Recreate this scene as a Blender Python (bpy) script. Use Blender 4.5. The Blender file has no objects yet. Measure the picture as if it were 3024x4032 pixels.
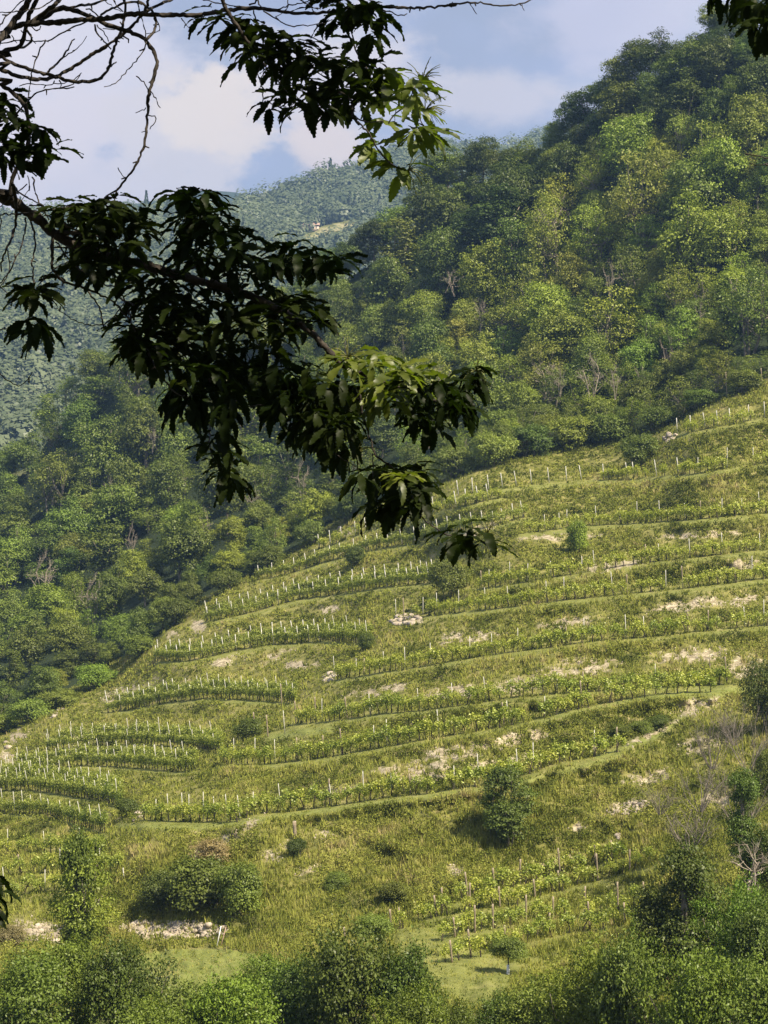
import bpy, math, random
import numpy as np
from mathutils import Vector

random.seed(7)
RNG = np.random.default_rng(7)
sc = bpy.context.scene
COL = sc.collection

# ------------------------------------------------------------------ camera
F = 1911.0            # focal length in units of the 768 x 1024 picture
PITCH = -3.0
cd = bpy.data.cameras.new('camera')
cam = bpy.data.objects.new('camera', cd)
COL.objects.link(cam)
cam.location = (0, 0, 0)
cam.rotation_euler = (math.radians(90 + PITCH), 0, 0)
cd.sensor_fit = 'VERTICAL'
cd.sensor_height = 24.0
cd.lens = 24.0 * F / 1024.0
cd.clip_start = 0.1
cd.clip_end = 12000
sc.camera = cam

# ------------------------------------------------------------------ sun and sky
SUN = Vector((0.46, -0.36, 0.81)).normalized()
sl = bpy.data.lights.new('sun', 'SUN')
sl.energy = 5.0
sl.angle = math.radians(0.6)
sl.color = (1.0, 0.89, 0.68)
so = bpy.data.objects.new('sun', sl)
COL.objects.link(so)
so.rotation_euler = SUN.to_track_quat('Z', 'Y').to_euler()
so.location = (0, 0, 60)

w = bpy.data.worlds.new("World")
sc.world = w
w.use_nodes = True
nt = w.node_tree
nt.nodes.clear()
def N(tree, t, **kw):
    n = tree.nodes.new(t)
    for k, v in kw.items():
        setattr(n, k, v)
    return n
def L(tree, a, b):
    tree.links.new(a, b)
out = N(nt, 'ShaderNodeOutputWorld')
bg = N(nt, 'ShaderNodeBackground')
bg.inputs['Strength'].default_value = 0.088
sky = N(nt, 'ShaderNodeTexSky')
sky.sky_type = 'NISHITA'
sky.sun_disc = False
sky.sun_elevation = math.asin(SUN.z)
sky.sun_rotation = math.atan2(SUN.x, SUN.y)
sky.dust_density = 2.0
tc = N(nt, 'ShaderNodeTexCoord')
mp = N(nt, 'ShaderNodeMapping')
mp.inputs['Scale'].default_value = (1, 1, 1.5)
mp.inputs['Location'].default_value = (0.2, 0.0, 0.37)
L(nt, tc.outputs['Generated'], mp.inputs['Vector'])
def wnoise(scale, detail, rough=0.5, loc=None):
    n = N(nt, 'ShaderNodeTexNoise')
    n.inputs['Scale'].default_value = scale
    n.inputs['Detail'].default_value = detail
    n.inputs['Roughness'].default_value = rough
    L(nt, mp.outputs[0], n.inputs['Vector'])
    return n
def wramp(inp, stops):
    r = N(nt, 'ShaderNodeValToRGB')
    e = r.color_ramp.elements
    e[0].position, e[0].color = stops[0][0], (*stops[0][1], 1)
    e[1].position, e[1].color = stops[-1][0], (*stops[-1][1], 1)
    for p, c in stops[1:-1]:
        x = e.new(p); x.color = (*c, 1)
    L(nt, inp, r.inputs['Fac'])
    return r
# veil: pale haze cloud of lavender blue, then warm lit cumulus in lumps
veil = wramp(wnoise(7.0, 3).outputs['Fac'], [(0.40, (2.3, 2.6, 3.5)), (0.5, (2.52, 2.86, 4.03)), (0.60, (3.70, 3.81, 4.59))])
mix1 = N(nt, 'ShaderNodeMix', data_type='RGBA')
mix1.inputs['Factor'].default_value = 0.95
L(nt, sky.outputs[0], mix1.inputs['A'])
L(nt, veil.outputs[0], mix1.inputs['B'])
prev = mix1.outputs['Result']
def dirvec(px, py):
    a = math.radians(PITCH)
    x, y = (px - 384) / F, (512 - py) / F
    v = Vector((x, math.cos(a) - y * math.sin(a), math.sin(a) + y * math.cos(a)))
    return v.normalized()
# heaps of cloud at directions of their own; the edge is broken up by noise
edge = wnoise(17.0, 6, 0.6)
edge2 = wnoise(45.0, 4, 0.6)
def heap(px, py, rad, col, amt, soft, prev, flat=1.0):
    d = dirvec(px, py)
    sub = N(nt, 'ShaderNodeVectorMath', operation='SUBTRACT')
    L(nt, tc.outputs['Generated'], sub.inputs[0]); sub.inputs[1].default_value = d
    scl = N(nt, 'ShaderNodeVectorMath', operation='MULTIPLY')
    L(nt, sub.outputs[0], scl.inputs[0]); scl.inputs[1].default_value = (1, 1, flat)
    ln = N(nt, 'ShaderNodeVectorMath', operation='LENGTH')
    L(nt, scl.outputs[0], ln.inputs[0])
    a = N(nt, 'ShaderNodeMath', operation='MULTIPLY_ADD')
    L(nt, edge.outputs['Fac'], a.inputs[0]); a.inputs[1].default_value = -rad * 3.2; a.inputs[2].default_value = rad * 1.6
    a2 = N(nt, 'ShaderNodeMath', operation='MULTIPLY_ADD')
    L(nt, edge2.outputs['Fac'], a2.inputs[0]); a2.inputs[1].default_value = -rad * 0.9; L(nt, a.outputs[0], a2.inputs[2])
    b = N(nt, 'ShaderNodeMath', operation='ADD'); L(nt, ln.outputs['Value'], b.inputs[0]); L(nt, a2.outputs[0], b.inputs[1])
    m = N(nt, 'ShaderNodeMapRange', interpolation_type='SMOOTHSTEP')
    L(nt, b.outputs[0], m.inputs['Value'])
    m.inputs['From Min'].default_value = rad * (1 - 0.45) - soft * rad
    m.inputs['From Max'].default_value = rad * (1 - 0.45) + soft * rad
    m.inputs['To Min'].default_value = amt; m.inputs['To Max'].default_value = 0
    mx = N(nt, 'ShaderNodeMix', data_type='RGBA')
    L(nt, m.outputs[0], mx.inputs['Factor']); L(nt, prev, mx.inputs['A'])
    mx.inputs['B'].default_value = (*col, 1)
    return mx.outputs['Result']
WARM = (4.82, 4.31, 4.03)
prev = heap(30, 50, 0.060, (5.2, 4.8, 5.0), 0.9, 0.5, prev)
prev = heap(120, 75, 0.040, (4.3, 4.2, 4.8), 0.8, 0.6, prev)
prev = heap(345, 70, 0.040, (4.9, 4.5, 4.6), 0.8, 0.45, prev)
prev = heap(55, 155, 0.040, (4.7, 4.3, 4.6), 0.8, 0.5, prev)
prev = heap(185, 155, 0.036, (4.5, 4.2, 4.4), 0.85, 0.35, prev)
prev = heap(205, 112, 0.020, (5.3, 4.7, 4.35), 0.9, 0.3, prev)
prev = heap(232, 132, 0.016, (5.2, 4.6, 4.3), 0.85, 0.35, prev)
prev = heap(328, 145, 0.018, (5.0, 4.3, 4.1), 0.8, 0.35, prev)
prev = heap(500, 98, 0.034, (4.2, 4.0, 4.4), 0.8, 0.5, prev, 2.6)
prev = heap(620, 18, 0.045, (4.0, 3.9, 4.7), 0.7, 0.6, prev, 2.0)
prev = heap(100, 188, 0.030, (4.2, 4.0, 4.5), 0.6, 0.6, prev, 2.0)
L(nt, prev, bg.inputs['Color'])
L(nt, bg.outputs[0], out.inputs['Surface'])

sc.view_settings.view_transform = 'Standard'
sc.view_settings.look = 'None'
sc.view_settings.exposure = 0.95
sc.view_settings.gamma = 1.0
sc.view_settings.use_curve_mapping = False
sc.render.engine = 'CYCLES'
sc.cycles.max_bounces = 6
sc.cycles.diffuse_bounces = 3
sc.cycles.glossy_bounces = 2
sc.cycles.transmission_bounces = 4
sc.cycles.transparent_max_bounces = 6
sc.cycles.volume_bounces = 0

# ------------------------------------------------------------------ helpers
CP, SP = math.cos(math.radians(PITCH)), math.sin(math.radians(PITCH))
def at(px, py, D):
    """point at picture place (px, py) and depth D"""
    px = np.asarray(px, float); py = np.asarray(py, float); D = np.asarray(D, float)
    x = (px - 384) / F * D
    v = (512 - py) / F * D
    return np.stack([x + 0 * D, D * CP - v * SP, D * SP + v * CP], -1)

def tag(o, label=None, cat=None, group=None, kind=None):
    if label: o['label'] = label
    if cat: o['category'] = cat
    if group: o['group'] = group
    if kind: o['kind'] = kind
    return o

def link(name, me, parent=None):
    o = bpy.data.objects.new(name, me)
    COL.objects.link(o)
    if parent: o.parent = parent
    return o

def empty(name, loc=(0, 0, 0)):
    o = bpy.data.objects.new(name, None)
    COL.objects.link(o)
    o.location = loc
    o.empty_display_size = 0.3
    return o

def mesh_np(name, V, Fc, mat=None, smooth=False, attrs=None):
    """V (n,3); Fc list of arrays (m,k) or one array"""
    me = bpy.data.meshes.new(name)
    if not isinstance(Fc, (list, tuple)): Fc = [Fc]
    Fc = [np.asarray(f, np.int32) for f in Fc if len(f)]
    V = np.asarray(V, np.float32)
    me.vertices.add(len(V)); me.vertices.foreach_set('co', V.ravel())
    tot = sum(f.size for f in Fc); npoly = sum(len(f) for f in Fc)
    me.loops.add(tot); me.polygons.add(npoly)
    me.loops.foreach_set('vertex_index', np.concatenate([f.ravel() for f in Fc]))
    sizes = np.concatenate([np.full(len(f), f.shape[1], np.int32) for f in Fc])
    starts = np.concatenate([[0], np.cumsum(sizes)[:-1]]).astype(np.int32)
    me.polygons.foreach_set('loop_start', starts)
    me.polygons.foreach_set('loop_total', sizes)
    if smooth: me.polygons.foreach_set('use_smooth', np.ones(npoly, bool))
    me.update(calc_edges=True)
    for k, a in (attrs or {}).items():
        at_ = me.attributes.new(k, 'FLOAT', 'POINT')
        at_.data.foreach_set('value', np.asarray(a, np.float32))
    if mat: me.materials.append(mat)
    return me

class MB:
    def __init__(s): s.V = []; s.Q = []; s.n = 0
    def add(s, V, Q):
        V = np.asarray(V, float); Q = np.asarray(Q, int)
        s.V.append(V); s.Q.append(Q + s.n); s.n += len(V)
    def tube(s, pts, rad, seg=6, cap=True):
        pts = np.asarray(pts, float); n = len(pts)
        rad = np.broadcast_to(np.asarray(rad, float), (n,))
        t = np.gradient(pts, axis=0); t /= np.linalg.norm(t, axis=1)[:, None] + 1e-9
        ref = np.array([0, 0, 1.0]) if abs(t[:, 2]).mean() < 0.8 else np.array([0, 1.0, 0])
        a = np.cross(t, ref); a /= np.linalg.norm(a, axis=1)[:, None] + 1e-9
        b = np.cross(t, a)
        th = np.arange(seg) * 2 * math.pi / seg
        ring = pts[:, None] + rad[:, None, None] * (a[:, None] * np.cos(th)[None, :, None] + b[:, None] * np.sin(th)[None, :, None])
        i = np.arange(n - 1)[:, None] * seg; j = np.arange(seg)[None]; k = (j + 1) % seg
        q = np.stack([i + j, i + k, i + seg + k, i + seg + j], -1).reshape(-1, 4)
        V = ring.reshape(-1, 3)
        if cap:
            V = np.vstack([V, pts[0], pts[-1]])
            c0, c1 = n * seg, n * seg + 1
            jj = np.arange(seg); kk = (jj + 1) % seg
            e0 = np.stack([kk, jj, np.full(seg, c0), np.full(seg, c0)], -1)
            s.add(V, q)
            # caps as triangles
            base = s.n - len(V)
            s.T = getattr(s, 'T', [])
            s.T.append(np.stack([kk, jj, np.full(seg, c0)], -1) + base)
            s.T.append(np.stack([(n - 1) * seg + jj, (n - 1) * seg + kk, np.full(seg, c1)], -1) + base)
        else:
            s.add(V, q)
    def box(s, c, size, rz=0, top=1.0):
        x, y, z = np.array(size) / 2
        v = np.array([[-x, -y, -z], [x, -y, -z], [x, y, -z], [-x, y, -z], [-x*top, -y*top, z], [x*top, -y*top, z], [x*top, y*top, z], [-x*top, y*top, z]])
        cz, sz = math.cos(rz), math.sin(rz)
        v = v @ np.array([[cz, sz, 0], [-sz, cz, 0], [0, 0, 1]]) + np.asarray(c)
        s.add(v, [[0, 3, 2, 1], [4, 5, 6, 7], [0, 1, 5, 4], [1, 2, 6, 5], [2, 3, 7, 6], [3, 0, 4, 7]])
    def mesh(s, name, mat, smooth=False, attrs=None):
        V = np.vstack(s.V); fs = [np.vstack(s.Q)]
        if getattr(s, 'T', None): fs.append(np.vstack(s.T))
        return mesh_np(name, V, fs, mat, smooth, attrs)
    def build(s, name, mat, parent=None, smooth=False, attrs=None):
        return link(name, s.mesh(name, mat, smooth, attrs), parent)

def smooth_line(pts, step=2.0):
    """Catmull-Rom through points (any dimension), resampled"""
    P = np.asarray(pts, float)
    if len(P) < 3:
        n = max(2, int(np.linalg.norm(P[-1][:2] - P[0][:2]) / step) + 1)
        t = np.linspace(0, 1, n)[:, None]
        return P[0] * (1 - t) + P[-1] * t
    Q = np.vstack([2 * P[0] - P[1], P, 2 * P[-1] - P[-2]])
    outp = []
    for i in range(1, len(Q) - 2):
        n = max(2, int(np.linalg.norm((Q[i + 1] - Q[i])[:2]) / step))
        t = np.linspace(0, 1, n, endpoint=False)[:, None]
        outp.append(0.5 * (2 * Q[i] + (Q[i+1] - Q[i-1]) * t + (2*Q[i-1] - 5*Q[i] + 4*Q[i+1] - Q[i+2]) * t**2 + (3*Q[i] - Q[i-1] - 3*Q[i+1] + Q[i+2]) * t**3))
    outp.append(P[-1:])
    return np.vstack(outp)

def vnoise(x, y, seed=0):
    """value noise, vectorised"""
    r = np.random.default_rng(seed).random((256, 256))
    xi = np.floor(x).astype(int); yi = np.floor(y).astype(int)
    fx = x - xi; fy = y - yi
    fx = fx * fx * (3 - 2 * fx); fy = fy * fy * (3 - 2 * fy)
    a = r[xi % 256, yi % 256]; b = r[(xi + 1) % 256, yi % 256]
    c = r[xi % 256, (yi + 1) % 256]; d = r[(xi + 1) % 256, (yi + 1) % 256]
    return (a * (1 - fx) + b * fx) * (1 - fy) + (c * (1 - fx) + d * fx) * fy - 0.5

def inpoly(x, y, poly):
    x = np.asarray(x, float); y = np.asarray(y, float)
    c = np.zeros(x.shape, bool)
    n = len(poly)
    for i in range(n):
        x0, y0 = poly[i]; x1, y1 = poly[(i + 1) % n]
        if y0 == y1: continue
        m = ((y0 > y) != (y1 > y)) & (x < (x1 - x0) * (y - y0) / (y1 - y0) + x0)
        c ^= m
    return c

ONES = ['', 'first', 'second', 'third', 'fourth', 'fifth', 'sixth', 'seventh', 'eighth', 'ninth', 'tenth', 'eleventh', 'twelfth',
        'thirteenth', 'fourteenth', 'fifteenth', 'sixteenth', 'seventeenth', 'eighteenth', 'nineteenth']
TENS = {2: 'twent', 3: 'thirt', 4: 'fort', 5: 'fift', 6: 'sixt', 7: 'sevent', 8: 'eight', 9: 'ninet'}
def ordinal(n):
    if n < 20: return ONES[n]
    t, u = divmod(n % 100, 10)
    s = TENS[t] + ('y-' + ONES[u] if u else 'ieth') if t >= 2 else ONES[n % 100]
    return s if n < 100 else 'hundred-and-' + (s if n > 100 else 'zeroth')

# ------------------------------------------------------------------ materials
def new_mat(name):
    m = bpy.data.materials.new(name); m.use_nodes = True
    t = m.node_tree; t.nodes.clear()
    return m, t, N(t, 'ShaderNodeOutputMaterial')

def leaf_mat(name, col, tip=None, trans=0.3, gloss=0.04, objcol=False, nscale=0.35, var=0.35, rough=0.45):
    """green leaves: colour varies by clump, by leaf and by plant; light comes through them"""
    m, t, o = new_mat(name)
    tcn = N(t, 'ShaderNodeTexCoord')
    no = N(t, 'ShaderNodeTexNoise'); no.inputs['Scale'].default_value = nscale; no.inputs['Detail'].default_value = 3
    L(t, tcn.outputs['Object'], no.inputs['Vector'])
    atn = N(t, 'ShaderNodeAttribute', attribute_name='tint')
    oi = N(t, 'ShaderNodeObjectInfo')
    add = N(t, 'ShaderNodeMath', operation='ADD'); L(t, no.outputs['Fac'], add.inputs[0]); L(t, atn.outputs['Fac'], add.inputs[1])
    mr = N(t, 'ShaderNodeMapRange'); L(t, add.outputs[0], mr.inputs['Value'])
    mr.inputs['From Min'].default_value = 0.5; mr.inputs['From Max'].default_value = 1.45
    mr.inputs['To Min'].default_value = 0; mr.inputs['To Max'].default_value = 1
    mx = N(t, 'ShaderNodeMix', data_type='RGBA')
    L(t, mr.outputs[0], mx.inputs['Factor'])
    tip = tip or tuple(c * 1.6 for c in col)
    if objcol:
        dk = N(t, 'ShaderNodeMix', data_type='RGBA', blend_type='MULTIPLY'); dk.inputs['Factor'].default_value = 1
        L(t, oi.outputs['Color'], dk.inputs['A']); dk.inputs['B'].default_value = (0.70, 0.74, 0.70, 1)
        br = N(t, 'ShaderNodeMix', data_type='RGBA', blend_type='MULTIPLY'); br.inputs['Factor'].default_value = 1
        L(t, oi.outputs['Color'], br.inputs['A']); br.inputs['B'].default_value = (1.36, 1.42, 1.2, 1)
        L(t, dk.outputs['Result'], mx.inputs['A']); L(t, br.outputs['Result'], mx.inputs['B'])
    else:
        mx.inputs['A'].default_value = (*[c * (1 - var) for c in col], 1); mx.inputs['B'].default_value = (*tip, 1)
    hs = N(t, 'ShaderNodeHueSaturation')
    hr = N(t, 'ShaderNodeMapRange'); L(t, oi.outputs['Random'], hr.inputs['Value'])
    hr.inputs['To Min'].default_value = 0.485; hr.inputs['To Max'].default_value = 0.512
    vr = N(t, 'ShaderNodeMapRange'); L(t, oi.outputs['Random'], vr.inputs['Value'])
    vr.inputs['To Min'].default_value = 1.15; vr.inputs['To Max'].default_value = 0.85
    L(t, hr.outputs[0], hs.inputs['Hue']); L(t, vr.outputs[0], hs.inputs['Value']); L(t, mx.outputs['Result'], hs.inputs['Color'])
    d = N(t, 'ShaderNodeBsdfDiffuse'); L(t, hs.outputs[0], d.inputs['Color'])
    tr = N(t, 'ShaderNodeBsdfTranslucent')
    tm = N(t, 'ShaderNodeMix', data_type='RGBA', blend_type='MULTIPLY'); tm.inputs['Factor'].default_value = 1
    L(t, hs.outputs[0], tm.inputs['A']); tm.inputs['B'].default_value = (1.1, 1.3, 0.45, 1)
    L(t, tm.outputs['Result'], tr.inputs['Color'])
    ms = N(t, 'ShaderNodeMixShader'); ms.inputs[0].default_value = trans
    L(t, d.outputs[0], ms.inputs[1]); L(t, tr.outputs[0], ms.inputs[2])
    gl = N(t, 'ShaderNodeBsdfGlossy'); gl.inputs['Roughness'].default_value = rough
    m2 = N(t, 'ShaderNodeMixShader'); m2.inputs[0].default_value = gloss
    L(t, ms.outputs[0], m2.inputs[1]); L(t, gl.outputs[0], m2.inputs[2])
    L(t, m2.outputs[0], o.inputs['Surface'])
    return m

def rough_mat(name, col, col2, scale=8.0, rough=0.85, bump=0.3, detail=4):
    m, t, o = new_mat(name)
    tcn = N(t, 'ShaderNodeTexCoord')
    no = N(t, 'ShaderNodeTexNoise'); no.inputs['Scale'].default_value = scale; no.inputs['Detail'].default_value = detail
    L(t, tcn.outputs['Object'], no.inputs['Vector'])
    r = N(t, 'ShaderNodeValToRGB'); r.color_ramp.elements[0].position = 0.35; r.color_ramp.elements[1].position = 0.68
    r.color_ramp.elements[0].color = (*col, 1); r.color_ramp.elements[1].color = (*col2, 1)
    L(t, no.outputs['Fac'], r.inputs['Fac'])
    p = N(t, 'ShaderNodeBsdfPrincipled'); p.inputs['Roughness'].default_value = rough
    L(t, r.outputs[0], p.inputs['Base Color'])
    if bump:
        b = N(t, 'ShaderNodeBump'); b.inputs['Strength'].default_value = bump; b.inputs['Distance'].default_value = 0.03
        L(t, no.outputs['Fac'], b.inputs['Height']); L(t, b.outputs[0], p.inputs['Normal'])
    L(t, p.outputs[0], o.inputs['Surface'])
    return m

M = {}
M['crown'] = leaf_mat('tree_leaves', (0.06, 0.09, 0.03), objcol=True, trans=0.20, gloss=0.02)
M['vine'] = leaf_mat('vine_leaves', (0.23, 0.28, 0.042), tip=(0.46, 0.50, 0.095), trans=0.38, gloss=0.03, nscale=3)
M['vine_dense'] = leaf_mat('hedge_vine_leaves', (0.14, 0.19, 0.034), tip=(0.34, 0.39, 0.075), trans=0.36, gloss=0.03, nscale=3)
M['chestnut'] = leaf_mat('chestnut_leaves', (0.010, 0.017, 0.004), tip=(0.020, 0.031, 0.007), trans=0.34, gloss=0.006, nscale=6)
M['chestnut_lit'] = leaf_mat('sunlit_chestnut_leaves', (0.07, 0.10, 0.016), tip=(0.16, 0.19, 0.03), trans=0.45, gloss=0.03, nscale=6)  # same leaves as the dark ones, with sunlight put into their colour
M['catkin'] = leaf_mat('catkins', (0.22, 0.24, 0.07), tip=(0.3, 0.32, 0.1), trans=0.2)
M['bark'] = rough_mat('bark', (0.015, 0.011, 0.009), (0.050, 0.039, 0.030), 30, 0.9, 0.6)
M['far_bark'] = rough_mat('pale_bark', (0.10, 0.085, 0.06), (0.22, 0.19, 0.14), 3, 0.9, 0.2)
M['dead'] = rough_mat('dead_wood', (0.20, 0.16, 0.12), (0.42, 0.36, 0.28), 2, 0.9, 0)
M['vine_wood'] = rough_mat('vine_wood', (0.035, 0.028, 0.02), (0.09, 0.07, 0.045), 6, 0.9, 0.2)
M['concrete'] = rough_mat('pale_concrete', (0.34, 0.33, 0.29), (0.62, 0.60, 0.53), 4, 0.8, 0.1)
M['wood_post'] = rough_mat('weathered_wood', (0.17, 0.13, 0.085), (0.34, 0.28, 0.20), 4, 0.85, 0.3)
M['rock'] = rough_mat('limestone', (0.22, 0.18, 0.13), (0.48, 0.41, 0.32), 1.2, 0.9, 0.6, 8)
M['plastic'] = rough_mat('white_tube', (0.72, 0.72, 0.70), (0.85, 0.85, 0.83), 2, 0.5, 0)
M['wall'] = rough_mat('house_wall', (0.58, 0.45, 0.36), (0.66, 0.52, 0.42), 0.4, 0.9, 0)
M['roof'] = rough_mat('roof_tiles', (0.34, 0.22, 0.16), (0.42, 0.29, 0.21), 1.0, 0.9, 0)
M['window'] = rough_mat('dark_window', (0.05, 0.05, 0.06), (0.08, 0.08, 0.09), 1.0, 0.3, 0)

def ground_mat(name, forest=False):
    m, t, o = new_mat(name)
    tcn = N(t, 'ShaderNodeTexCoord')
    def noise(s, d=4, r=0.55):
        n = N(t, 'ShaderNodeTexNoise'); n.inputs['Scale'].default_value = s; n.inputs['Detail'].default_value = d; n.inputs['Roughness'].default_value = r
        L(t, tcn.outputs['Object'], n.inputs['Vector']); return n
    def ramp(inp, st):
        r = N(t, 'ShaderNodeValToRGB'); e = r.color_ramp.elements
        e[0].position, e[0].color = st[0][0], (*st[0][1], 1); e[1].position, e[1].color = st[-1][0], (*st[-1][1], 1)
        for p_, c in st[1:-1]:
            x = e.new(p_); x.color = (*c, 1)
        L(t, inp, r.inputs['Fac']); return r
    g = ramp(noise(0.5, 7, 0.7).outputs['Fac'], [(0.32, (0.07, 0.075, 0.025)), (0.45, (0.15, 0.15, 0.042)), (0.57, (0.24, 0.225, 0.07)), (0.70, (0.34, 0.28, 0.15))])
    s = ramp(noise(1.6, 8, 0.75).outputs['Fac'], [(0.30, (0.10, 0.08, 0.05)), (0.44, (0.26, 0.215, 0.14)), (0.54, (0.44, 0.375, 0.255)), (0.66, (0.62, 0.55, 0.41))])
    soil = N(t, 'ShaderNodeAttribute', attribute_name='soil'); mow = N(t, 'ShaderNodeAttribute', attribute_name='mow')
    fl = N(t, 'ShaderNodeAttribute', attribute_name='woods')
    n2 = noise(0.9, 6, 0.7)
    a = N(t, 'ShaderNodeMath', operation='ADD'); L(t, soil.outputs['Fac'], a.inputs[0]); L(t, n2.outputs['Fac'], a.inputs[1])
    mr = N(t, 'ShaderNodeMapRange', interpolation_type='SMOOTHSTEP'); L(t, a.outputs[0], mr.inputs['Value'])
    mr.inputs['From Min'].default_value = 0.84; mr.inputs['From Max'].default_value = 1.10
    x0 = N(t, 'ShaderNodeMix', data_type='RGBA'); L(t, mow.outputs['Fac'], x0.inputs['Factor']); L(t, g.outputs[0], x0.inputs['A'])
    mg = ramp(noise(0.8, 6, 0.7).outputs['Fac'], [(0.35, (0.15, 0.18, 0.042)), (0.65, (0.25, 0.265, 0.08))]); L(t, mg.outputs[0], x0.inputs['B'])
    x1 = N(t, 'ShaderNodeMix', data_type='RGBA'); L(t, mr.outputs[0], x1.inputs['Factor']); L(t, x0.outputs['Result'], x1.inputs['A']); L(t, s.outputs[0], x1.inputs['B'])
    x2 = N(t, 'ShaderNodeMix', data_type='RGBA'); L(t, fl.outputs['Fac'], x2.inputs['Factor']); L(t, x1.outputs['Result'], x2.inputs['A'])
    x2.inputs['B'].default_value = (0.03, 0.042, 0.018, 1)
    p = N(t, 'ShaderNodeBsdfPrincipled'); p.inputs['Roughness'].default_value = 0.95
    p.inputs['Specular IOR Level'].default_value = 0.1
    L(t, x2.outputs['Result'], p.inputs['Base Color'])
    bp = N(t, 'ShaderNodeBump'); bp.inputs['Strength'].default_value = 0.8; bp.inputs['Distance'].default_value = 0.35
    L(t, noise(1.4, 8, 0.75).outputs['Fac'], bp.inputs['Height']); L(t, bp.outputs[0], p.inputs['Normal'])
    L(t, p.outputs[0], o.inputs['Surface'])
    return m
M['ground'] = ground_mat('hillside_ground')

def grass_mat():
    m, t, o = new_mat('grass_blades')
    tcn = N(t, 'ShaderNodeTexCoord')
    no = N(t, 'ShaderNodeTexNoise'); no.inputs['Scale'].default_value = 0.14; no.inputs['Detail'].default_value = 5; no.inputs['Roughness'].default_value = 0.65
    L(t, tcn.outputs['Object'], no.inputs['Vector'])
    a = N(t, 'ShaderNodeAttribute', attribute_name='tint')
    ad = N(t, 'ShaderNodeMath', operation='MULTIPLY_ADD'); L(t, a.outputs['Fac'], ad.inputs[0]); ad.inputs[1].default_value = 0.42
    L(t, no.outputs['Fac'], ad.inputs[2])
    r = N(t, 'ShaderNodeValToRGB'); e = r.color_ramp.elements
    st = [(0.38, (0.045, 0.060, 0.014)), (0.52, (0.120, 0.142, 0.028)), (0.66, (0.228, 0.250, 0.048)), (0.82, (0.335, 0.335, 0.078)), (0.98, (0.38, 0.31, 0.15))]
    e[0].position, e[0].color = st[0][0], (*st[0][1], 1); e[1].position, e[1].color = st[-1][0], (*st[-1][1], 1)
    for p_, c in st[1:-1]:
        x = e.new(p_); x.color = (*c, 1)
    L(t, ad.outputs[0], r.inputs['Fac'])
    d = N(t, 'ShaderNodeBsdfDiffuse'); L(t, r.outputs[0], d.inputs['Color'])
    tr = N(t, 'ShaderNodeBsdfTranslucent'); L(t, r.outputs[0], tr.inputs['Color'])
    ms = N(t, 'ShaderNodeMixShader'); ms.inputs[0].default_value = 0.3
    L(t, d.outputs[0], ms.inputs[1]); L(t, tr.outputs[0], ms.inputs[2]); L(t, ms.outputs[0], o.inputs['Surface'])
    return m
M['grass'] = grass_mat()

# ------------------------------------------------------------------ the hill: depth of its surface
class TPS:
    def __init__(s, pts, smooth=3.0):
        P = np.array([(p[0], p[1]) for p in pts], float) / 100.0; v = np.array([p[2] for p in pts], float)
        n = len(P); K = s.k(P, P) + np.eye(n) * smooth * 0.01
        A = np.zeros((n + 3, n + 3)); A[:n, :n] = K; A[:n, n] = 1; A[:n, n+1:] = P; A[n, :n] = 1; A[n+1:, :n] = P.T
        s.c = np.linalg.solve(A, np.concatenate([v, [0, 0, 0]])); s.P = P
    def k(s, A, B):
        r2 = ((A[:, None] - B[None]) ** 2).sum(-1)
        return 0.5 * r2 * np.log(r2 + 1e-9)
    def __call__(s, x, y):
        x = np.asarray(x, float); sh = x.shape
        Q = np.stack([x.ravel(), np.asarray(y, float).ravel()], -1) / 100.0
        o = np.empty(len(Q))
        for i in range(0, len(Q), 40000):
            q = Q[i:i+40000]
            o[i:i+40000] = s.k(q, s.P) @ s.c[:-3] + s.c[-3] + q @ s.c[-2:]
        return o.reshape(sh)

HILL = TPS([
 (143,822,162),(300,810,155),(450,790,150),(618,753,155),(768,760,148),(222,764,182),(384,740,168),(560,700,168),(768,690,165),
 (296,724,192),(336,679,208),(395,623,222),(500,655,188),(768,625,185),(440,590,230),(600,570,213),(768,545,212),(530,520,238),(768,500,226),
 (460,490,258),(768,460,238),(690,430,252),(768,395,258),(0,810,205),(120,800,186),(0,775,225),(200,750,205),(100,745,228),(60,725,245),(280,690,222),
 (240,650,250),(160,655,262),(330,630,243),(220,610,272),(350,585,258),(280,575,283),(430,560,250),(400,520,272),(330,540,288),
 (0,735,262),(100,670,290),(200,590,302),(450,470,285),(600,450,276),(680,415,275),(0,640,345),(100,600,340),(0,500,420),(150,500,380),(280,450,370),
 (50,440,430),(100,395,420),(250,350,410),(350,400,360),(430,205,400),(400,250,395),(330,290,400),(500,350,335),(600,350,310),(700,300,300),(532,180,375),
 (640,85,360),(720,40,345),(810,20,335),(768,200,310),(810,350,275),(620,220,335),(480,280,360),
 (0,900,150),(0,1024,105),(130,930,140),(384,920,132),(384,1024,100),(600,900,134),(520,850,142),(768,900,112),(768,1024,88),(650,960,112),
 (200,900,142),(0,1400,58),(384,1400,55),(768,1400,50),(-120,700,270),(-120,900,160),(890,700,160),(890,900,115),(890,400,255),(890,100,320),(-120,480,460)], 3)

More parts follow.
